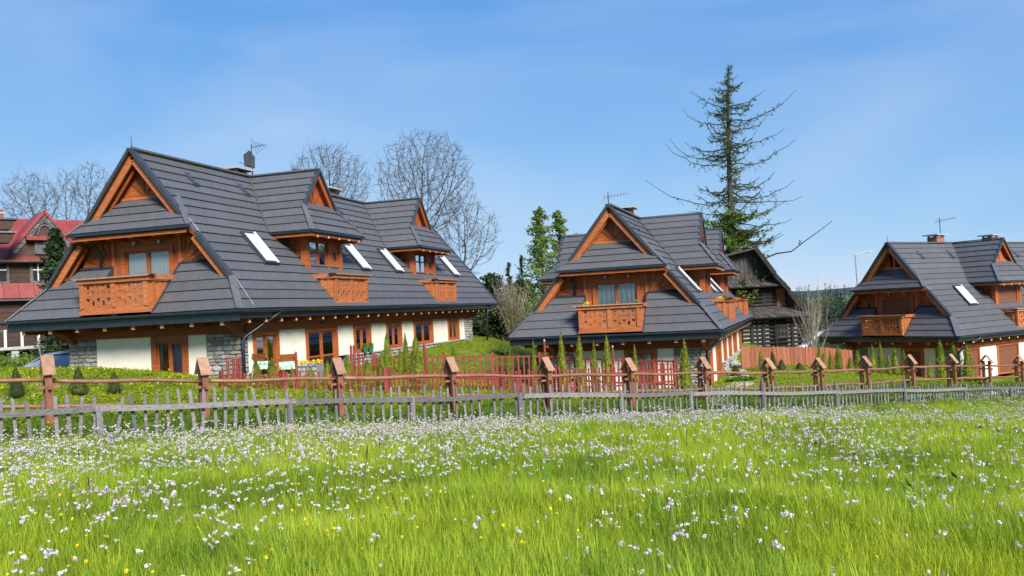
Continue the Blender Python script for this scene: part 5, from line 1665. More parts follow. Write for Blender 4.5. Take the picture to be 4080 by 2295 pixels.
def scatter(name, label, pts, rot, scl, idx, meshes):
    coll = bpy.data.collections.new(name + '_pieces')
    for i, me in enumerate(meshes):
        coll.objects.link(bpy.data.objects.new('%s_%02d' % (name, i), me))
    me = bpy.data.meshes.new(name)
    me.from_pydata(pts.tolist(), [], [])
    for nm, typ, arr in (('rot', 'FLOAT_VECTOR', rot), ('scl', 'FLOAT_VECTOR', scl)):
        a = me.attributes.new(nm, typ, 'POINT'); a.data.foreach_set('vector', np.ascontiguousarray(arr, dtype=np.float32).ravel())
    a = me.attributes.new('idx', 'INT', 'POINT'); a.data.foreach_set('value', np.ascontiguousarray(idx, dtype=np.int32))
    o = bpy.data.objects.new(name, me)
    COL.objects.link(o)
    md = o.modifiers.new('scatter', 'NODES')
    md.node_group = scatter_tree(coll)
    return tag(o, label, None, kind='stuff')

def blade(mb, rng, x, y, h, w, lean, az, curl=1.0):
    c, s = math.cos(az), math.sin(az)
    px, py = -s, c
    seg = 3
    vs = []
    for k in range(seg):
        t = k / seg
        d = lean * h * t ** 1.8 * curl
        ww = w * (1 - t * .55) / 2
        vs += [(x + c * d - px * ww, y + s * d - py * ww, h * t * (1 - .12 * t)), (x + c * d + px * ww, y + s * d + py * ww, h * t * (1 - .12 * t))]
    d = lean * h * curl
    vs.append((x + c * d, y + s * d, h * (1 - .10 - .25 * max(0, lean - .5))))
    mb.add(vs, [(0, 1, 3, 2), (2, 3, 5, 4), (4, 5, 6)])

def grass_clump(seed, n, rad, h, w, matname, spread=.45):
    rng = random.Random(seed)
    mb = MB()
    for k in range(n):
        a, r = rng.uniform(0, 6.283), rad * math.sqrt(rng.random())
        blade(mb, rng, r * math.cos(a), r * math.sin(a), h * rng.uniform(.55, 1.1), w * rng.uniform(.7, 1.3), rng.uniform(.08, spread), a + rng.gauss(0, .9))
    return mb.mesh('grass', M[matname])

def leaf_clump(seed, n, rad, h, size, matname):
    rng = random.Random(seed)
    mb = MB()
    for k in range(n):
        a, r = rng.uniform(0, 6.283), rad * math.sqrt(rng.random())
        c = Vector((r * math.cos(a), r * math.sin(a), h * rng.uniform(.15, 1.0) * (1 - .4 * r / rad)))
        u = Vector((rng.gauss(0, 1), rng.gauss(0, 1), rng.gauss(0, .45))).normalized()
        v = u.cross(Vector((rng.gauss(0, .5), rng.gauss(0, .5), 1))).normalized()
        s = size * rng.uniform(.6, 1.3)
        mb.add([c - u * s, c + v * s * .5, c + u * s, c - v * s * .5], [(0, 1, 2, 3)])
    return mb.mesh('leaves', M[matname])

def flower(seed, h, heads, r, head_mat, petals=10, psize=.016):
    """one flowering stem: stalk, and clusters of small petals"""
    rng = random.Random(seed)
    mb = MB()
    top = Vector((rng.gauss(0, .05), rng.gauss(0, .05), h))
    mb.tube([(0, 0, 0), (top.x * .4, top.y * .4, h * .6), tuple(top)], [.004, .003, .0025], 3)
    nf = len(mb.f)
    for q in range(heads):
        c = top + Vector((rng.gauss(0, r), rng.gauss(0, r), rng.gauss(0, r * .45)))
        for k in range(petals):
            d = Vector((rng.gauss(0, 1), rng.gauss(0, 1), rng.gauss(.25, .6))).normalized()
            p = c + d * r * rng.uniform(.3, .9)
            u = d.orthogonal().normalized(); v = d.cross(u)
            a = rng.uniform(0, 6.28)
            u, v = u * math.cos(a) + v * math.sin(a), v * math.cos(a) - u * math.sin(a)
            s = psize * rng.uniform(.75, 1.25)
            mb.add([p - u * s, p - v * s * .8, p + u * s, p + v * s * .8], [(0, 1, 2, 3)])
    me = mb.mesh('flower', M['f_stem'])
    me.materials.append(M[head_mat])
    for i, pl in enumerate(me.polygons):
        pl.material_index = 1 if i >= nf else 0
    return me

def sedge(seed):
    rng = random.Random(seed)
    mb = MB()
    h = rng.uniform(.32, .5)
    t = Vector((rng.gauss(0, .06), rng.gauss(0, .06), h))
    mb.tube([(0, 0, 0), t * .6, t], [.004, .004, .003], 3)
    nf = len(mb.f)
    mb.tube([t * .85, t, t * 1.12], [.004, .008, .003], 5)
    me = mb.mesh('sedge', M['f_stem']); me.materials.append(M['f_sedge'])
    for i, pl in enumerate(me.polygons): pl.material_index = 1 if i >= nf else 0
    return me

NR = np.random.RandomState(7)
def gf_side(x, y):            # metres behind the grey fence line
    return (x - GF0.x) * (-GFD.y) + (y - GF0.y) * GFD.x
def bf_side(x, y):
    return (y - (27.644 + 0.6928 * x)) * 0.822

def in_view(x, y, margin=3.0):
    return np.abs(x) < 0.66 * np.maximum(y, 0) + margin

def sample(n, ymin, ymax, dens):
    """candidate ground points with probability dens(x, y) in [0, 1]"""
    x = NR.uniform(-36, 44, n); y = NR.uniform(ymin, ymax, n)
    k = in_view(x, y) & (NR.rand(n) < dens(x, y))
    return x[k], y[k]

def vnoise(x, y, s, o=0):
    return np.array([mnoise.noise(Vector((a * s + o, b * s - o, o))) for a, b in zip(x, y)])

def mk(x, y, sc0, sc1, tilt=.12, sink=.02):
    z = gz_arr(x, y) - sink
    n = len(x)
    pts = np.stack([x, y, z], 1)
    rot = np.stack([NR.normal(0, tilt, n), NR.normal(0, tilt, n), NR.uniform(0, 6.283, n)], 1)
    s = NR.uniform(sc0, sc1, n)
    return pts, rot, np.stack([s, s, s * NR.uniform(.8, 1.2, n)], 1)

# chalet footprints are kept free
def outside_houses(x, y):
    ok = np.ones(len(x), bool)
    for h in (1, 2, 3):
        X, Y, Z, a = H_POS[h]
        lx = (x - X) * math.cos(a) + (y - Y) * math.sin(a)
        ly = -(x - X) * math.sin(a) + (y - Y) * math.cos(a)
        ok &= ~((lx > -3.5) & (lx < 4.15) & (ly > 1.2) & (ly < 26))
    return ok

# --- meadow grass
meshes = [grass_clump(i, 34, .17, .27, .0068, 'f_grass', .6) for i in range(7)]
x, y = sample(150000, 2.6, 14, lambda x, y: np.clip(1.0 - (y - 6) / 14, .45, 1))
k = gf_side(x, y) < -.1
x, y = x[k], y[k]
hn = vnoise(x, y, .35)
p, r, s = mk(x, y, .75, 1.15)
s *= np.clip(1 + .8 * hn + .35 * vnoise(x, y, 1.4, 2.2), .35, 1.6)[:, None]
scatter('meadow_grass', 'bright yellow-green meadow grass in the foreground', p, r, s, NR.randint(0, 7, len(x)), meshes)
meshes = [grass_clump(20 + i, 26, .26, .28, .014, 'f_grass', .55) for i in range(6)]
x, y = sample(110000, 13, 47, lambda x, y: np.clip(1.15 - (y - 13) / 30, .4, 1))
k = gf_side(x, y) < -.05
x, y = x[k], y[k]
hn = vnoise(x, y, .3)
p, r, s = mk(x, y, .75, 1.15)
s *= (1 + .35 * hn)[:, None]
scatter('meadow_grass', 'bright yellow-green meadow grass farther off, up to the grey fence', p, r, s, NR.randint(0, 6, len(x)), meshes)

# --- broad-leaved herbs and dry stalks in patches
meshes = [leaf_clump(40 + i, 20, .13, .22, .055, 'f_weed') for i in range(4)] + [grass_clump(46 + i, 9, .08, .42, .006, 'f_straw', .35) for i in range(3)]
x, y = sample(60000, 3.0, 30, lambda x, y: np.full(len(x), .55))
k = gf_side(x, y) < -.2
x, y = x[k], y[k]
k = vnoise(x, y, .8, 5.5) + .4 * vnoise(x, y, 2.3, 1.2) > NR.uniform(.05, .75, len(x))
x, y = x[k], y[k]
p, r, s = mk(x, y, .7, 1.2)
scatter('meadow_herbs', 'darker broad-leaved herbs and dry stalks in patches of the meadow', p, r, s, NR.randint(0, 7, len(x)), meshes)

# --- cuckooflowers: thick towards the fence and on the left, thin near the camera and on the right
def fl_d(x, y):
    f = -gf_side(x, y)                                # distance in front of the fence
    base = np.clip(.80 - f / 60, .3, .75) * np.clip((np.hypot(x, y) - 2.6) / 4.5, .12, 1)
    base = base * np.clip(1.25 - (x + 3 - .2 * y) / 13, .32, 1.9)
    return base
meshes = [flower(60 + i, .36 + .05 * (i % 4), 1 + i % 5, .017 + .003 * (i % 3), 'f_petal', 7, .0112) for i in range(12)]
x, y = sample(225000, 3.6, 46, lambda x, y: np.clip(fl_d(x, y), 0, 1))
k = gf_side(x, y) < -.6
x, y = x[k], y[k]
cn = vnoise(x, y, .55, 3.3) + .5 * vnoise(x, y, 1.7, 9.1)
k = cn > NR.uniform(-.5, .45, len(x))
x, y = x[k], y[k]
p, r, s = mk(x, y, .55, 1.0, .14)
f = np.clip((np.hypot(x, y) - 8) / 20, 0, 1)
s[:, :2] *= (1 + .35 * f)[:, None]
scatter('meadow_flowers', 'pale lilac-white cuckooflowers scattered over the meadow', p, r, s, NR.randint(0, 12, len(x)), meshes)
NFLOW = len(x)
# --- buttercups and sedges
meshes = [flower(90 + i, .24 + .04 * (i % 3), 1, .011, 'f_yellow', 8, .011) for i in range(4)]
x, y = sample(9000, 3.6, 14, lambda x, y: np.clip(.5 - (x + 1.5) / 8, .03, .6) * np.clip(1.5 - y / 9, .1, 1))
p, r, s = mk(x, y, .8, 1.2)
scatter('buttercups', 'small yellow buttercups low in the foreground grass', p, r, s, NR.randint(0, 4, len(x)), meshes)
meshes = [sedge(110 + i) for i in range(5)]
x, y = sample(5200, 3.8, 13, lambda x, y: np.full(len(x), .045))
p, r, s = mk(x, y, .8, 1.1, .15)
scatter('sedge_spikes', 'dark brown sedge spikes among the foreground grass', p, r, s, NR.randint(0, 5, len(x)), meshes)

# --- rank weeds between the two fences
meshes = [grass_clump(130 + i, 18, .22, .27, .013, 'f_weed', .7) for i in range(4)] + [leaf_clump(140 + i, 26, .22, .15, .05, 'f_weed') for i in range(3)]
x, y = sample(60000, 14, 50, lambda x, y: np.full(len(x), 1.0))
k = (gf_side(x, y) > -.5) & (bf_side(x, y) < .6)
x, y = x[k], y[k]
p, r, s = mk(x, y, .7, 1.2)
scatter('fence_weeds', 'rank green weeds and grass between the grey and the brown fence', p, r, s, NR.randint(0, 7, len(x)), meshes)
# --- garden ground cover behind the brown fence
meshes = [leaf_clump(150 + i, 34, .26, .09, .035, 'f_cover') for i in range(4)] + [grass_clump(160 + i, 22, .24, .10, .012, 'f_cover', .8) for i in range(4)]
x, y = sample(120000, 18, 62, lambda x, y: np.clip(1.2 - (y - 20) / 45, .3, 1))
k = (bf_side(x, y) > .3) & outside_houses(x, y)
x, y = x[k], y[k]
p, r, s = mk(x, y, .7, 1.3)
scatter('garden_cover', 'low yellow-green ground cover on the garden banks', p, r, s, NR.randint(0, 8, len(x)), meshes)
meshes = [flower(170 + i, .16, 1, .02, 'f_yellow', 8, .02) for i in range(3)] + [flower(175, .2, 1, .02, 'white_petal', 8, .018)]
x, y = sample(4600, 15, 50, lambda x, y: np.clip(.55 - (x + 6) / 30, .08, .6))
k = (gf_side(x, y) > .2) & outside_houses(x, y) & (bf_side(x, y) < 7)
x, y = x[k], y[k]
p, r, s = mk(x, y, .8, 1.2)
scatter('dandelions', 'yellow dandelions dotted between the fences and over the garden bank', p, r, s, NR.randint(0, 4, len(x)), meshes)

# ------------------------------------------------------------------ thujas
def leafcloud(mb, rng, c, s, flat=.6, asp=.5, upb=0.0):
    u = Vector((rng.gauss(0, 1), rng.gauss(0, 1), rng.gauss(upb, flat))).normalized()
    v = u.cross(Vector((rng.gauss(0, 1), rng.gauss(0, 1), rng.gauss(0, 1)))).normalized()
    k = s * rng.uniform(.6, 1.3)
    mb.add([c - u * k, c + v * k * asp, c + u * k, c - v * k * asp], [(0, 1, 2, 3)])

def thuja_meshes():
    out = []
    for kd in range(6):
        rng = random.Random(300 + kd)
        m_ = 'f_thuja_dark' if kd >= 4 else 'f_thuja'
        mb = MB()
        lump = [rng.uniform(.8, 1.15) for _ in range(40)]
        prof = lambda t: (min(1, t / .12) ** .6) * (1 - t) ** (.62 + .1 * (kd % 3)) * .5
        n = 1500
        for k in range(n):
            t = rng.random() ** 1.15
            a = rng.uniform(0, 6.283)
            r = prof(t) * lump[int(a / 6.284 * 8) + 8 * int(t * 4.99)] * rng.uniform(.62, 1.08)
            leafcloud(mb, rng, Vector((r * math.cos(a), r * math.sin(a), t)), .030, .5, .55, 1.2)
        for k in range(40):
            leafcloud(mb, rng, Vector((rng.gauss(0, .012), rng.gauss(0, .012), rng.uniform(.9, 1.04))), .022, .5, .4, 2)
        mb.lathe([(max(.006, prof(t) * .66), t) for t in (.02, .08, .16, .3, .45, .6, .75, .88, .95)], 9)
        crown = mb.mesh('crown', M[m_])
        mb = MB(); mb.tube([(0, 0, -.06), (0, 0, .5), (0, 0, .93)], [.03, .022, .006], 6)
        out.append((crown, mb.mesh('trunk', M['bark'])))
    return out
TH = thuja_meshes()
def thuja(px, top, width, depth, label, group, kind=None, rng=random.Random(41)):
    p = at(px, top, depth)
    zg = gz(p.x, p.y)
    h = p.z - zg
    w = width / FPX * depth
    o = empty('thuja', (p.x, p.y, zg), rng.uniform(0, 6.28), label, 'thuja', group)
    k = rng.randrange(0, 4) if kind is None else kind
    for nm, me in (('crown', TH[k][0]), ('trunk', TH[k][1])):
        link_mesh(nm, me, o, (0, 0, .02), (rng.uniform(-.02, .02), rng.uniform(-.02, .02), 0), (w * 1.65, w * 1.65, h - .02))
rowA = [(1018, 1432, 34, 27.6), (1083, 1426, 40, 27.8), (1164, 1468, 32, 28.0), (1238, 1468, 40, 28.2), (1305, 1440, 34, 28.6), (1380, 1415, 42, 28.8), (1462, 1432, 42, 29.2), (1520, 1402, 40, 29.6), (1660, 1388, 44, 30.6)]
for i, q in enumerate(rowA):
    thuja(q[0], q[1], q[2], q[3], '%s slim yellow-green thuja from the left in the row before the left chalet' % ORD[i], 'thujas before the left chalet')
rowB = [(1538, 1326, 30, 34.5), (1592, 1390, 20, 34.8), (1614, 1328, 28, 35.2), (1652, 1338, 44, 35.6), (1806, 1378, 20, 37.5)]
for i, q in enumerate(rowB):
    thuja(q[0], q[1], q[2], q[3], '%s thuja from the left against the white side wall of the left chalet' % ORD[i], 'thujas along the side of the left chalet')
rowC = [(2024, 1366, 26, 38.6), (2124, 1360, 24, 37.4), (2236, 1328, 36, 36.8), (2303, 1342, 36, 36.6), (2365, 1364, 28, 36.4), (2412, 1340, 32, 36.2), (2530, 1376, 26, 36.0), (2585, 1416, 24, 36.0), (2722, 1352, 48, 35.4)]
for i, q in enumerate(rowC):
    thuja(q[0], q[1], q[2], q[3], '%s thuja from the left in the row before the middle chalet' % ORD[i], 'thujas before the middle chalet')
rowD = [(3030, 1398, 18, 45.5), (3076, 1400, 24, 46.0), (3112, 1432, 30, 45.6), (3184, 1446, 32, 45.8), (3262, 1376, 20, 48.2), (3284, 1408, 18, 48.0), (3306, 1396, 18, 48.4), (3337, 1378, 26, 48.6)]
for i, q in enumerate(rowD):
    thuja(q[0], q[1], q[2], q[3], '%s small thuja from the left before the brown plank fence' % ORD[i], 'thujas before the plank fence', 4 if i in (1, 2, 3) else None)
rowE = [(3386, 1424, 26, 47.5), (3415, 1396, 24, 47.8), (3475, 1372, 26, 47.6), (3507, 1362, 26, 47.6), (3540, 1414, 20, 47.4), (3562, 1386, 24, 47.6), (3597, 1398, 26, 47.8), (3700, 1420, 18, 47.6), (3745, 1358, 34, 47.8), (3793, 1366, 32, 48.0), (3850, 1370, 44, 47.2)]
for i, q in enumerate(rowE):
    thuja(q[0], q[1], q[2], q[3], '%s small thuja from the left in the row before the right chalet' % ORD[i], 'thujas before the right chalet')
for i, q in enumerate([(64, 1462, 50, 22.4), (310, 1462, 56, 23.0), (452, 1482, 46, 23.4)]):
    thuja(q[0], q[1], q[2], q[3], '%s dark bushy young conifer from the left just behind the brown rail' % ORD[i], 'dark young conifers at the left', 4 + i % 2)
thuja(2930, 1456, 40, 43.5, 'dark round-based conifer beside the stone corner at the middle chalet side', 'single dark conifer', 5)

# ------------------------------------------------------------------ trees
def bare_tree(label, px, top_py, depth, cx, cy, rx, rz_px, seed, n_attr=1500, group='leafless trees behind the left chalet', trunk_px=None, rmul=1.0, buds=None, step=.28, kill=.40, infl=2.6):
    """crown grown towards points in an egg-shaped volume; cx, cy, rx, rz_px: crown centre and half sizes on the photograph"""
    rng = np.random.RandomState(seed)
    base_px = trunk_px if trunk_px is not None else px
    c0 = at(cx, cy, depth)
    b0 = at(base_px, cy, depth)
    zg = gz(b0.x, depth)
    k = depth / FPX
    C = np.array([c0.x - b0.x, 0, c0.z - zg])
    RX, RZ = rx * k, rz_px * k
    A = rng.normal(size=(n_attr * 5, 3)); A /= np.linalg.norm(A, axis=1)[:, None]
    A *= (rng.rand(len(A), 1) ** .45)
    A = A * np.array([RX, RX * .85, RZ]) + C
    A = A[A[:, 2] > C[2] - RZ * .92][:int(n_attr * 1.9)]
    nodes = [np.array([0, 0, -.2])]; par = [-1]
    zlow = max(1.0, C[2] - RZ * .95)
    nst = int(zlow / step)
    for i in range(nst):
        nodes.append(nodes[-1] + np.array([C[0] * .5 / max(nst, 1) + rng.normal(0, .02), rng.normal(0, .02), zlow / nst])); par.append(len(nodes) - 2)
    N = np.array(nodes)
    alive = np.ones(len(A), bool)
    near = np.argmin(np.linalg.norm(A[:, None] - N[None], axis=2), axis=1)
    nd = np.linalg.norm(A - N[near], axis=1)
    for it in range(160):
        use = alive & (nd < (infl if it > 12 else 50))
        if not use.any(): break
        dirs = {}
        for ai in np.nonzero(use)[0]:
            v = A[ai] - N[near[ai]]
            dirs.setdefault(near[ai], np.zeros(3)); dirs[near[ai]] += v / (np.linalg.norm(v) + 1e-9)
        newp = []
        for ni, v in dirs.items():
            v = v / (np.linalg.norm(v) + 1e-9) + rng.normal(0, .09, 3) + np.array([0, 0, .07])
            v /= np.linalg.norm(v)
            newp.append(N[ni] + v * step); par.append(ni)
        s0 = len(N)
        N = np.vstack([N, np.array(newp)])
        for j in range(s0, len(N)):
            d = np.linalg.norm(A - N[j], axis=1)
            m = d < nd
            nd[m] = d[m]; near[m] = j
        alive &= nd > kill
        if len(N) > 9000: break
    n = len(N)
    kids = [[] for _ in range(n)]
    for j in range(1, n): kids[par[j]].append(j)
    r = np.zeros(n)
    for j in range(n - 1, -1, -1):
        r[j] = .0105 * rmul if not kids[j] else (sum(r[q] ** 2.25 for q in kids[j])) ** (1 / 2.25)
    o = empty('bare_tree', (b0.x, depth, zg), 0, label, 'tree', group)
    tw, cr = MB(), MB()
    for j in range(1, n):
        a, b = N[par[j]], N[j]
        big = r[j] > .07
        (tw if big else cr).tube([tuple(a), tuple(b)], [min(r[par[j]], r[j] * 1.5), r[j]], 6 if big else 3, cap=False)
        if not kids[j] or (r[j] < .022 and rng.rand() < .5):
            for q in range(3):
                v = (b - a) / step + rng.normal(0, .42, 3) + np.array([0, 0, .18])
                cr.tube([tuple(b), tuple(b + v * rng.uniform(.25, .65))], [.009 * rmul, .005], 3, cap=False)
    tw.build('trunk', M['bark'], o)
    cr.build('crown', M['twig'], o)
    return o
bare_tree('leafless tree at the far left above the red roof, leaning left', 150, 690, 66, 120, 810, 115, 125, 1, 700, group='leafless trees above the red roof', trunk_px=190)
bare_tree('middle leafless tree above the red roof', 262, 700, 67, 265, 800, 62, 125, 2, 420, group='leafless trees above the red roof', trunk_px=265)
bare_tree('leafless tree next to the left gable, tallest of those above the red roof', 365, 648, 68, 365, 770, 85, 130, 3, 600, group='leafless trees above the red roof', trunk_px=345)
bare_tree('rounded leafless tree behind the nearer dormer of the left chalet', 1310, 580, 68, 1312, 735, 175, 165, 4, 1300, rmul=.95, trunk_px=1300)
bare_tree('large spreading leafless tree with a stout trunk right of the farther dormer', 1680, 522, 62, 1690, 735, 205, 220, 5, 1500, trunk_px=1680)
bare_tree('lower leafless tree reaching right behind the end of the left chalet roof', 1860, 800, 60, 1850, 940, 140, 165, 6, 800, trunk_px=1835)

def conifer(label, px, top, base_w, depth, seed, matname, n=5200, name='conifer', leaf=.16, gap=.5, shape=.85, group=None, base_gap=.05, bark='larch_bark'):
    rng = random.Random(seed)
    t = at(px, top, depth)
    zg = gz(t.x, t.y)
    h = t.z - zg
    R_ = base_w * 1.3 / FPX * depth / 2
    o = empty(name, (t.x, t.y, zg), 0, label, 'tree', group)
    mb = MB(); mb.tube([(0, 0, -.2), (.03, 0, h * .5), (0, 0, h * .97)], [h * .016, h * .011, .015], 7); mb.build('trunk', M[bark], o)
    mb, br = MB(), MB()
    nb = int(n / 34)
    for b in range(nb):
        f = base_gap + (1 - base_gap) * (b + rng.random()) / nb
        L_ = R_ * (1 - f) ** shape * rng.uniform(.35, 1.25) + .10
        a = rng.uniform(0, 6.283)
        z0 = h * f
        droop = rng.uniform(-.1, .55)
        tip = Vector((math.cos(a) * L_, math.sin(a) * L_, z0 + L_ * droop))
        br.tube([(0, 0, z0), tuple(tip)], [.02 + .01 * L_, .004], 3, cap=False)
        for k in range(34):
            q = rng.random() ** .6
            c = Vector((0, 0, z0)).lerp(tip, q) + Vector((rng.gauss(0, 1), rng.gauss(0, 1), rng.gauss(0, .8))) * (.10 + .22 * L_ * (1 - q * .6)) * .55
            leafcloud(mb, rng, c, leaf, .6, .42)
    br.build('branches', M['twig'], o)
    mb.build('crown', M[matname], o)
    return o
conifer('taller light green conifer left of the middle chalet', 2147, 832, 230, 66, 51, 'f_cypress', 7200, leaf=.13, shape=.72, group='light green conifers between the chalets')
conifer('shorter light green conifer touching the middle chalet roof', 2222, 842, 230, 68, 52, 'f_cypress', 6200, leaf=.13, shape=.68, group='light green conifers between the chalets')
conifer('small dark spruce top showing left of the light green conifers', 2025, 1045, 80, 72, 53, 'f_dark', 2600, leaf=.085, shape=1.0, group='dark spruces between the chalets')
conifer('sparse dark spruce beside the tallest light green conifer', 2075, 1020, 90, 70, 54, 'f_dark', 2400, leaf=.085, shape=1.0, group='dark spruces between the chalets')
conifer('broad dark fir behind the far end of the left chalet', 1945, 1215, 210, 60, 55, 'f_dark', 9500, leaf=.13, group='dark spruces between the chalets', shape=.6)
conifer('dark evergreen filling the gap right of the left chalet roof', 1955, 1095, 190, 74, 56, 'f_dark', 9000, leaf=.13, group='dark spruces between the chalets', shape=.55)
conifer('second dark evergreen between the chalets', 2075, 1120, 200, 76, 57, 'f_dark', 9000, leaf=.13, group='dark spruces between the chalets', shape=.5)
conifer('dense dark conifer in front of the red-roofed house', 218, 915, 150, 40, 58, 'f_dark', 9500, leaf=.10, shape=.72)
conifer('green broad conifer low behind the left chalet corner', 245, 1325, 170, 41, 59, 'f_weed', 3500, leaf=.09, shape=.4, group=None)

def shrub(label, px, top, width, depth, seed, matname, n=2600, stems=26, name='shrub', twig='twig_pale', leaf=.06, group=None, spread=.5):
    rng = random.Random(seed)
    t = at(px, top, depth)
    zg = gz(t.x, t.y)
    h = t.z - zg
    R_ = width / FPX * depth / 2
    o = empty(name, (t.x, t.y, zg), 0, label, 'shrub', group)
    br, mb = MB(), MB()
    per = max(1, n // stems)
    for s in range(stems):
        a, f = rng.uniform(0, 6.283), math.sqrt(rng.random())
        tip = Vector((math.cos(a) * R_ * f, math.sin(a) * R_ * f, h * rng.uniform(.65, 1.02) * (1 - .25 * f)))
        mid = Vector((tip.x * spread, tip.y * spread, tip.z * .55)) + Vector((rng.gauss(0, .06 * R_), rng.gauss(0, .06 * R_), 0))
        br.tube([(rng.gauss(0, .1), rng.gauss(0, .1), -.1), tuple(mid), tuple(tip)], [.03, .018, .005], 4, cap=False)
        for q in range(3):
            c0 = mid.lerp(tip, rng.random())
            br.tube([tuple(c0), tuple(c0 + Vector((rng.gauss(0, .25 * R_), rng.gauss(0, .25 * R_), rng.uniform(.1, .28) * h)))], [.012, .003], 3, cap=False)
        for k in range(per):
            c = mid.lerp(tip, rng.uniform(-.5, 1.05)) + Vector((rng.gauss(0, .12 * R_), rng.gauss(0, .12 * R_), rng.gauss(0, .08 * h)))
            if c.z > .05: leafcloud(mb, rng, c, leaf)
    br.build('stems', M[twig], o)
    if n: mb.build('crown', M[matname], o)
    return o
shrub('tall pale brown willow shrub just coming into leaf between the chalets', 2035, 1075, 170, 58, 71, 'f_shrub', 3000, 60)
shrub('yellow-green leafy bush at the left roof edge of the middle chalet', 2150, 1140, 150, 56, 72, 'f_cypress', 3200, 26)
shrub('pale bare multi-stemmed shrub in front of the log cabin corner', 3220, 1120, 150, 57, 73, 'f_shrub', 0, 36, spread=.35)
shrub('pale bare sapling beside the far forest', 3262, 1085, 80, 62, 74, 'f_shrub', 0, 16, spread=.25)
shrub('green hedge bush at the far left below the terrace', 40, 1405, 220, 38, 75, 'f_weed', 3800, 30, leaf=.07, spread=.8)
shrub('small leafy green bush right of the leaning stake', 285, 1395, 120, 37, 76, 'f_weed', 1800, 20, leaf=.06, spread=.7)
shrub('green bush against the red fence left end by the far chalet corner', 1985, 1385, 130, 48, 77, 'f_weed', 2600, 26, leaf=.07, spread=.8)
shrub('low green bush beneath the side wall of the middle chalet', 2950, 1496, 110, 41, 78, 'f_weed', 1600, 20, leaf=.06, spread=.8)

# tall larch with long upswept lower branches
def larch():
    rng = random.Random(90)
    D = 62.0
    top, foot = at(2898, 250, D), at(2924, 1330, D)
    zg = gz(foot.x, foot.y)
    o = empty('larch_tree', (foot.x, foot.y, zg), 0, 'very tall scraggy larch with long upswept bare branches behind the middle chalet', 'tree')
    h = top.z - zg
    dx = top.x - foot.x
    def trunk(f): return Vector((dx * f + .08 * math.sin(f * 7), 0, h * f))
    mb = MB(); mb.tube([trunk(k / 14) for k in range(15)], [.30 * (1 - k / 14) ** .8 + .02 for k in range(15)], 8); mb.build('trunk', M['larch_bark'], o)
    br, lf, lo = MB(), MB(), MB()
    def branch(f, L_, az, droop, tipup, rad, dens, low=False, leaf_to=1.0):
        p0 = trunk(f)
        d = Vector((math.cos(az), math.sin(az), 0))
        pts = []
        for k in range(8):
            t = k / 7
            pts.append(p0 + d * (L_ * t) + Vector((0, 0, -droop * L_ * math.sin(t * 2.2) * .6 + tipup * L_ * t ** 2.6)) + Vector((rng.gauss(0, .03), rng.gauss(0, .03), rng.gauss(0, .03))) * (k > 0) * L_ ** .5)
        br.tube(pts, [rad * (1 - .85 * k / 7) + .008 for k in range(8)], 4, cap=False)
        for q in range(int(dens * L_)):
            t = .05 + (leaf_to - .05) * rng.random() ** 1.4
            i = min(6, int(t * 7))
            c = pts[i].lerp(pts[i + 1], t * 7 - i)
            sd = Vector((rng.gauss(0, .6), rng.gauss(0, .6), rng.gauss(-.35, .35))) * (.26 + .10 * L_ * (1 - t))
            e = c + sd
            br.tube([tuple(c), tuple(e)], [.013, .005], 3, cap=False)
            for w in range(7 if low else 5):
                leafcloud(lo if low else lf, rng, c.lerp(e, rng.uniform(.2, 1.15)) + Vector((rng.gauss(0, .06), rng.gauss(0, .06), rng.gauss(0, .06))), .080 if not low else .115, .6, .42)
    n = 104
    for b in range(n):
        f = .30 + .69 * (b + rng.random()) / n
        if f < .84: Lm = 2.9 + 1.1 * math.sin(f * 37)
        else: Lm = 2.4 * ((1 - f) / .16) ** .7
        L_ = max(.3, Lm * rng.uniform(.35, 1.0))
        branch(f, L_, rng.uniform(0, 6.283), rng.uniform(.10, .42), rng.uniform(.12, .5), .022 + .012 * L_, 13 if f > .80 else 8.5, False, .95)
    for b in range(90):                                         # fresh green lower skirt
        f = .14 + .33 * rng.random()
        branch(f, rng.uniform(1.2, 4.2) * (1.15 - f), rng.uniform(0, 6.283), rng.uniform(.1, .4), rng.uniform(.05, .3), .04, 11, True)
    # the long bare limbs read from the photograph: (start f, length, azimuth, droop, upsweep, leafy part)
    def fy(py): return (at(2905, py, D).z - zg) / h
    for py, L_, az, dr, tu, ds in ((485, 3.5, 3.3, .15, .34, 1.0), (600, 4.3, 3.05, .32, .42, 3.0), (635, 4.6, 3.2, .25, .40, 3.0), (808, 6.0, 3.1, .05, .36, 2.2), (850, 3.2, 3.2, .0, .1, .8),
                                   (480, 5.0, -.05, .05, .40, 5.0), (560, 4.3, .1, .18, .30, 2.0), (655, 4.9, -.1, .08, .36, 3.5), (800, 5.4, .05, .10, .05, 1.2), (800, 4.6, -.2, .06, .28, 5), (845, 4.3, .1, .15, .25, 2.0), (880, 4.4, -.05, .25, .1, 1.5),
                                   (520, 3.6, .3, .0, .36, 6), (590, 3.2, 2.8, .1, .3, 6), (430, 3.0, 3.4, -.1, .35, 4), (430, 2.6, -.3, -.1, .3, 6)):
        branch(fy(py), L_, az, dr, tu, .038, ds + 2, False, .8)
    branch(fy(1040), 7.3, -.06, .0, .36, .075, .8, True, .7)
    # a forked twig on the lowest limb
    br.build('branches', M['larch_bark'], o)
    lf.build('crown', M['f_larch'], o)
    lo.build('lower_crown', M['f_larch_low'], o)
    return o
larch()

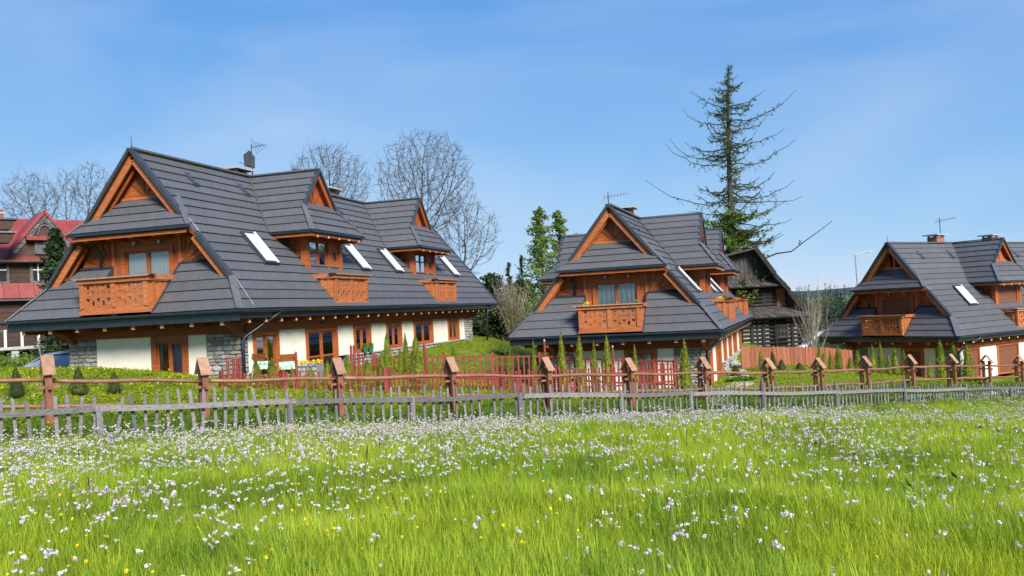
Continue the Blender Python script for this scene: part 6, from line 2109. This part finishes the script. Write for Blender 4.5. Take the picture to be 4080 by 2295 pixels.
# ------------------------------------------------------------------ far forest and hills
def forest():
    rng = random.Random(61)
    mb = MB()
    tops = []
    for k in range(330):
        d = rng.uniform(130, 260)
        px = rng.uniform(2980, 3560) if rng.random() < .72 else rng.uniform(1850, 2400)
        p = at(px, 1200, d)
        tops.append((p.x, p.y))
    for k in range(260):
        tops.append((rng.uniform(-60, 260), rng.uniform(210, 330)))
    for (x, y) in tops:
        zg = gz(x, y)
        d = y
        hmax = 6.2 + rng.uniform(-2, 3.0) + (d - 150) * .012
        R_ = hmax * rng.uniform(.13, .19)
        bare = rng.random() < .22
        n = 70
        for q in range(n):
            f = rng.random() ** .85
            r = R_ * (1 - f) ** .8 * rng.uniform(.3, 1.05)
            a = rng.uniform(0, 6.283)
            c = Vector((x + r * math.cos(a), y + r * math.sin(a), zg + hmax * (.08 + .92 * f)))
            u = Vector((math.cos(a), math.sin(a), -.35)) * (R_ * (1 - f) * .38 + .22)
            v = Vector((-math.sin(a), math.cos(a), 0)) * (R_ * (1 - f) * .30 + .15)
            mb.add([c - u * .4, c + v, c + u, c - v], [(0, 1, 2, 3)])
        mb.add([(x - .1, y, zg), (x + .1, y, zg), (x, y, zg + hmax * 1.02)], [(0, 1, 2)])
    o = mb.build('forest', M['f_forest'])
    tag(o, 'distant dark spruce forest between the cabin and the right chalet', None, kind='stuff')
forest()
def hill():
    mb = MB()
    vs, fs = [], []
    nx_, ny_ = 60, 10
    for j in range(ny_):
        for i in range(nx_):
            x = -1500 + 4200 * i / (nx_ - 1)
            y = 1300 + 700 * j / (ny_ - 1)
            hh = 24 * math.sin(math.pi * j / (ny_ - 1)) * (.7 + .35 * math.sin(x * .0031 + 1) + .25 * math.sin(x * .009) + .06 * math.sin(x * .03))
            vs.append((x, y, -6 + hh))
    for j in range(ny_ - 1):
        for i in range(nx_ - 1): fs.append((j * nx_ + i, j * nx_ + i + 1, (j + 1) * nx_ + i + 1, (j + 1) * nx_ + i))
    mb.add(vs, fs)
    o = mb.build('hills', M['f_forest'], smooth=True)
    tag(o, 'far wooded hills', None, kind='structure')
hill()
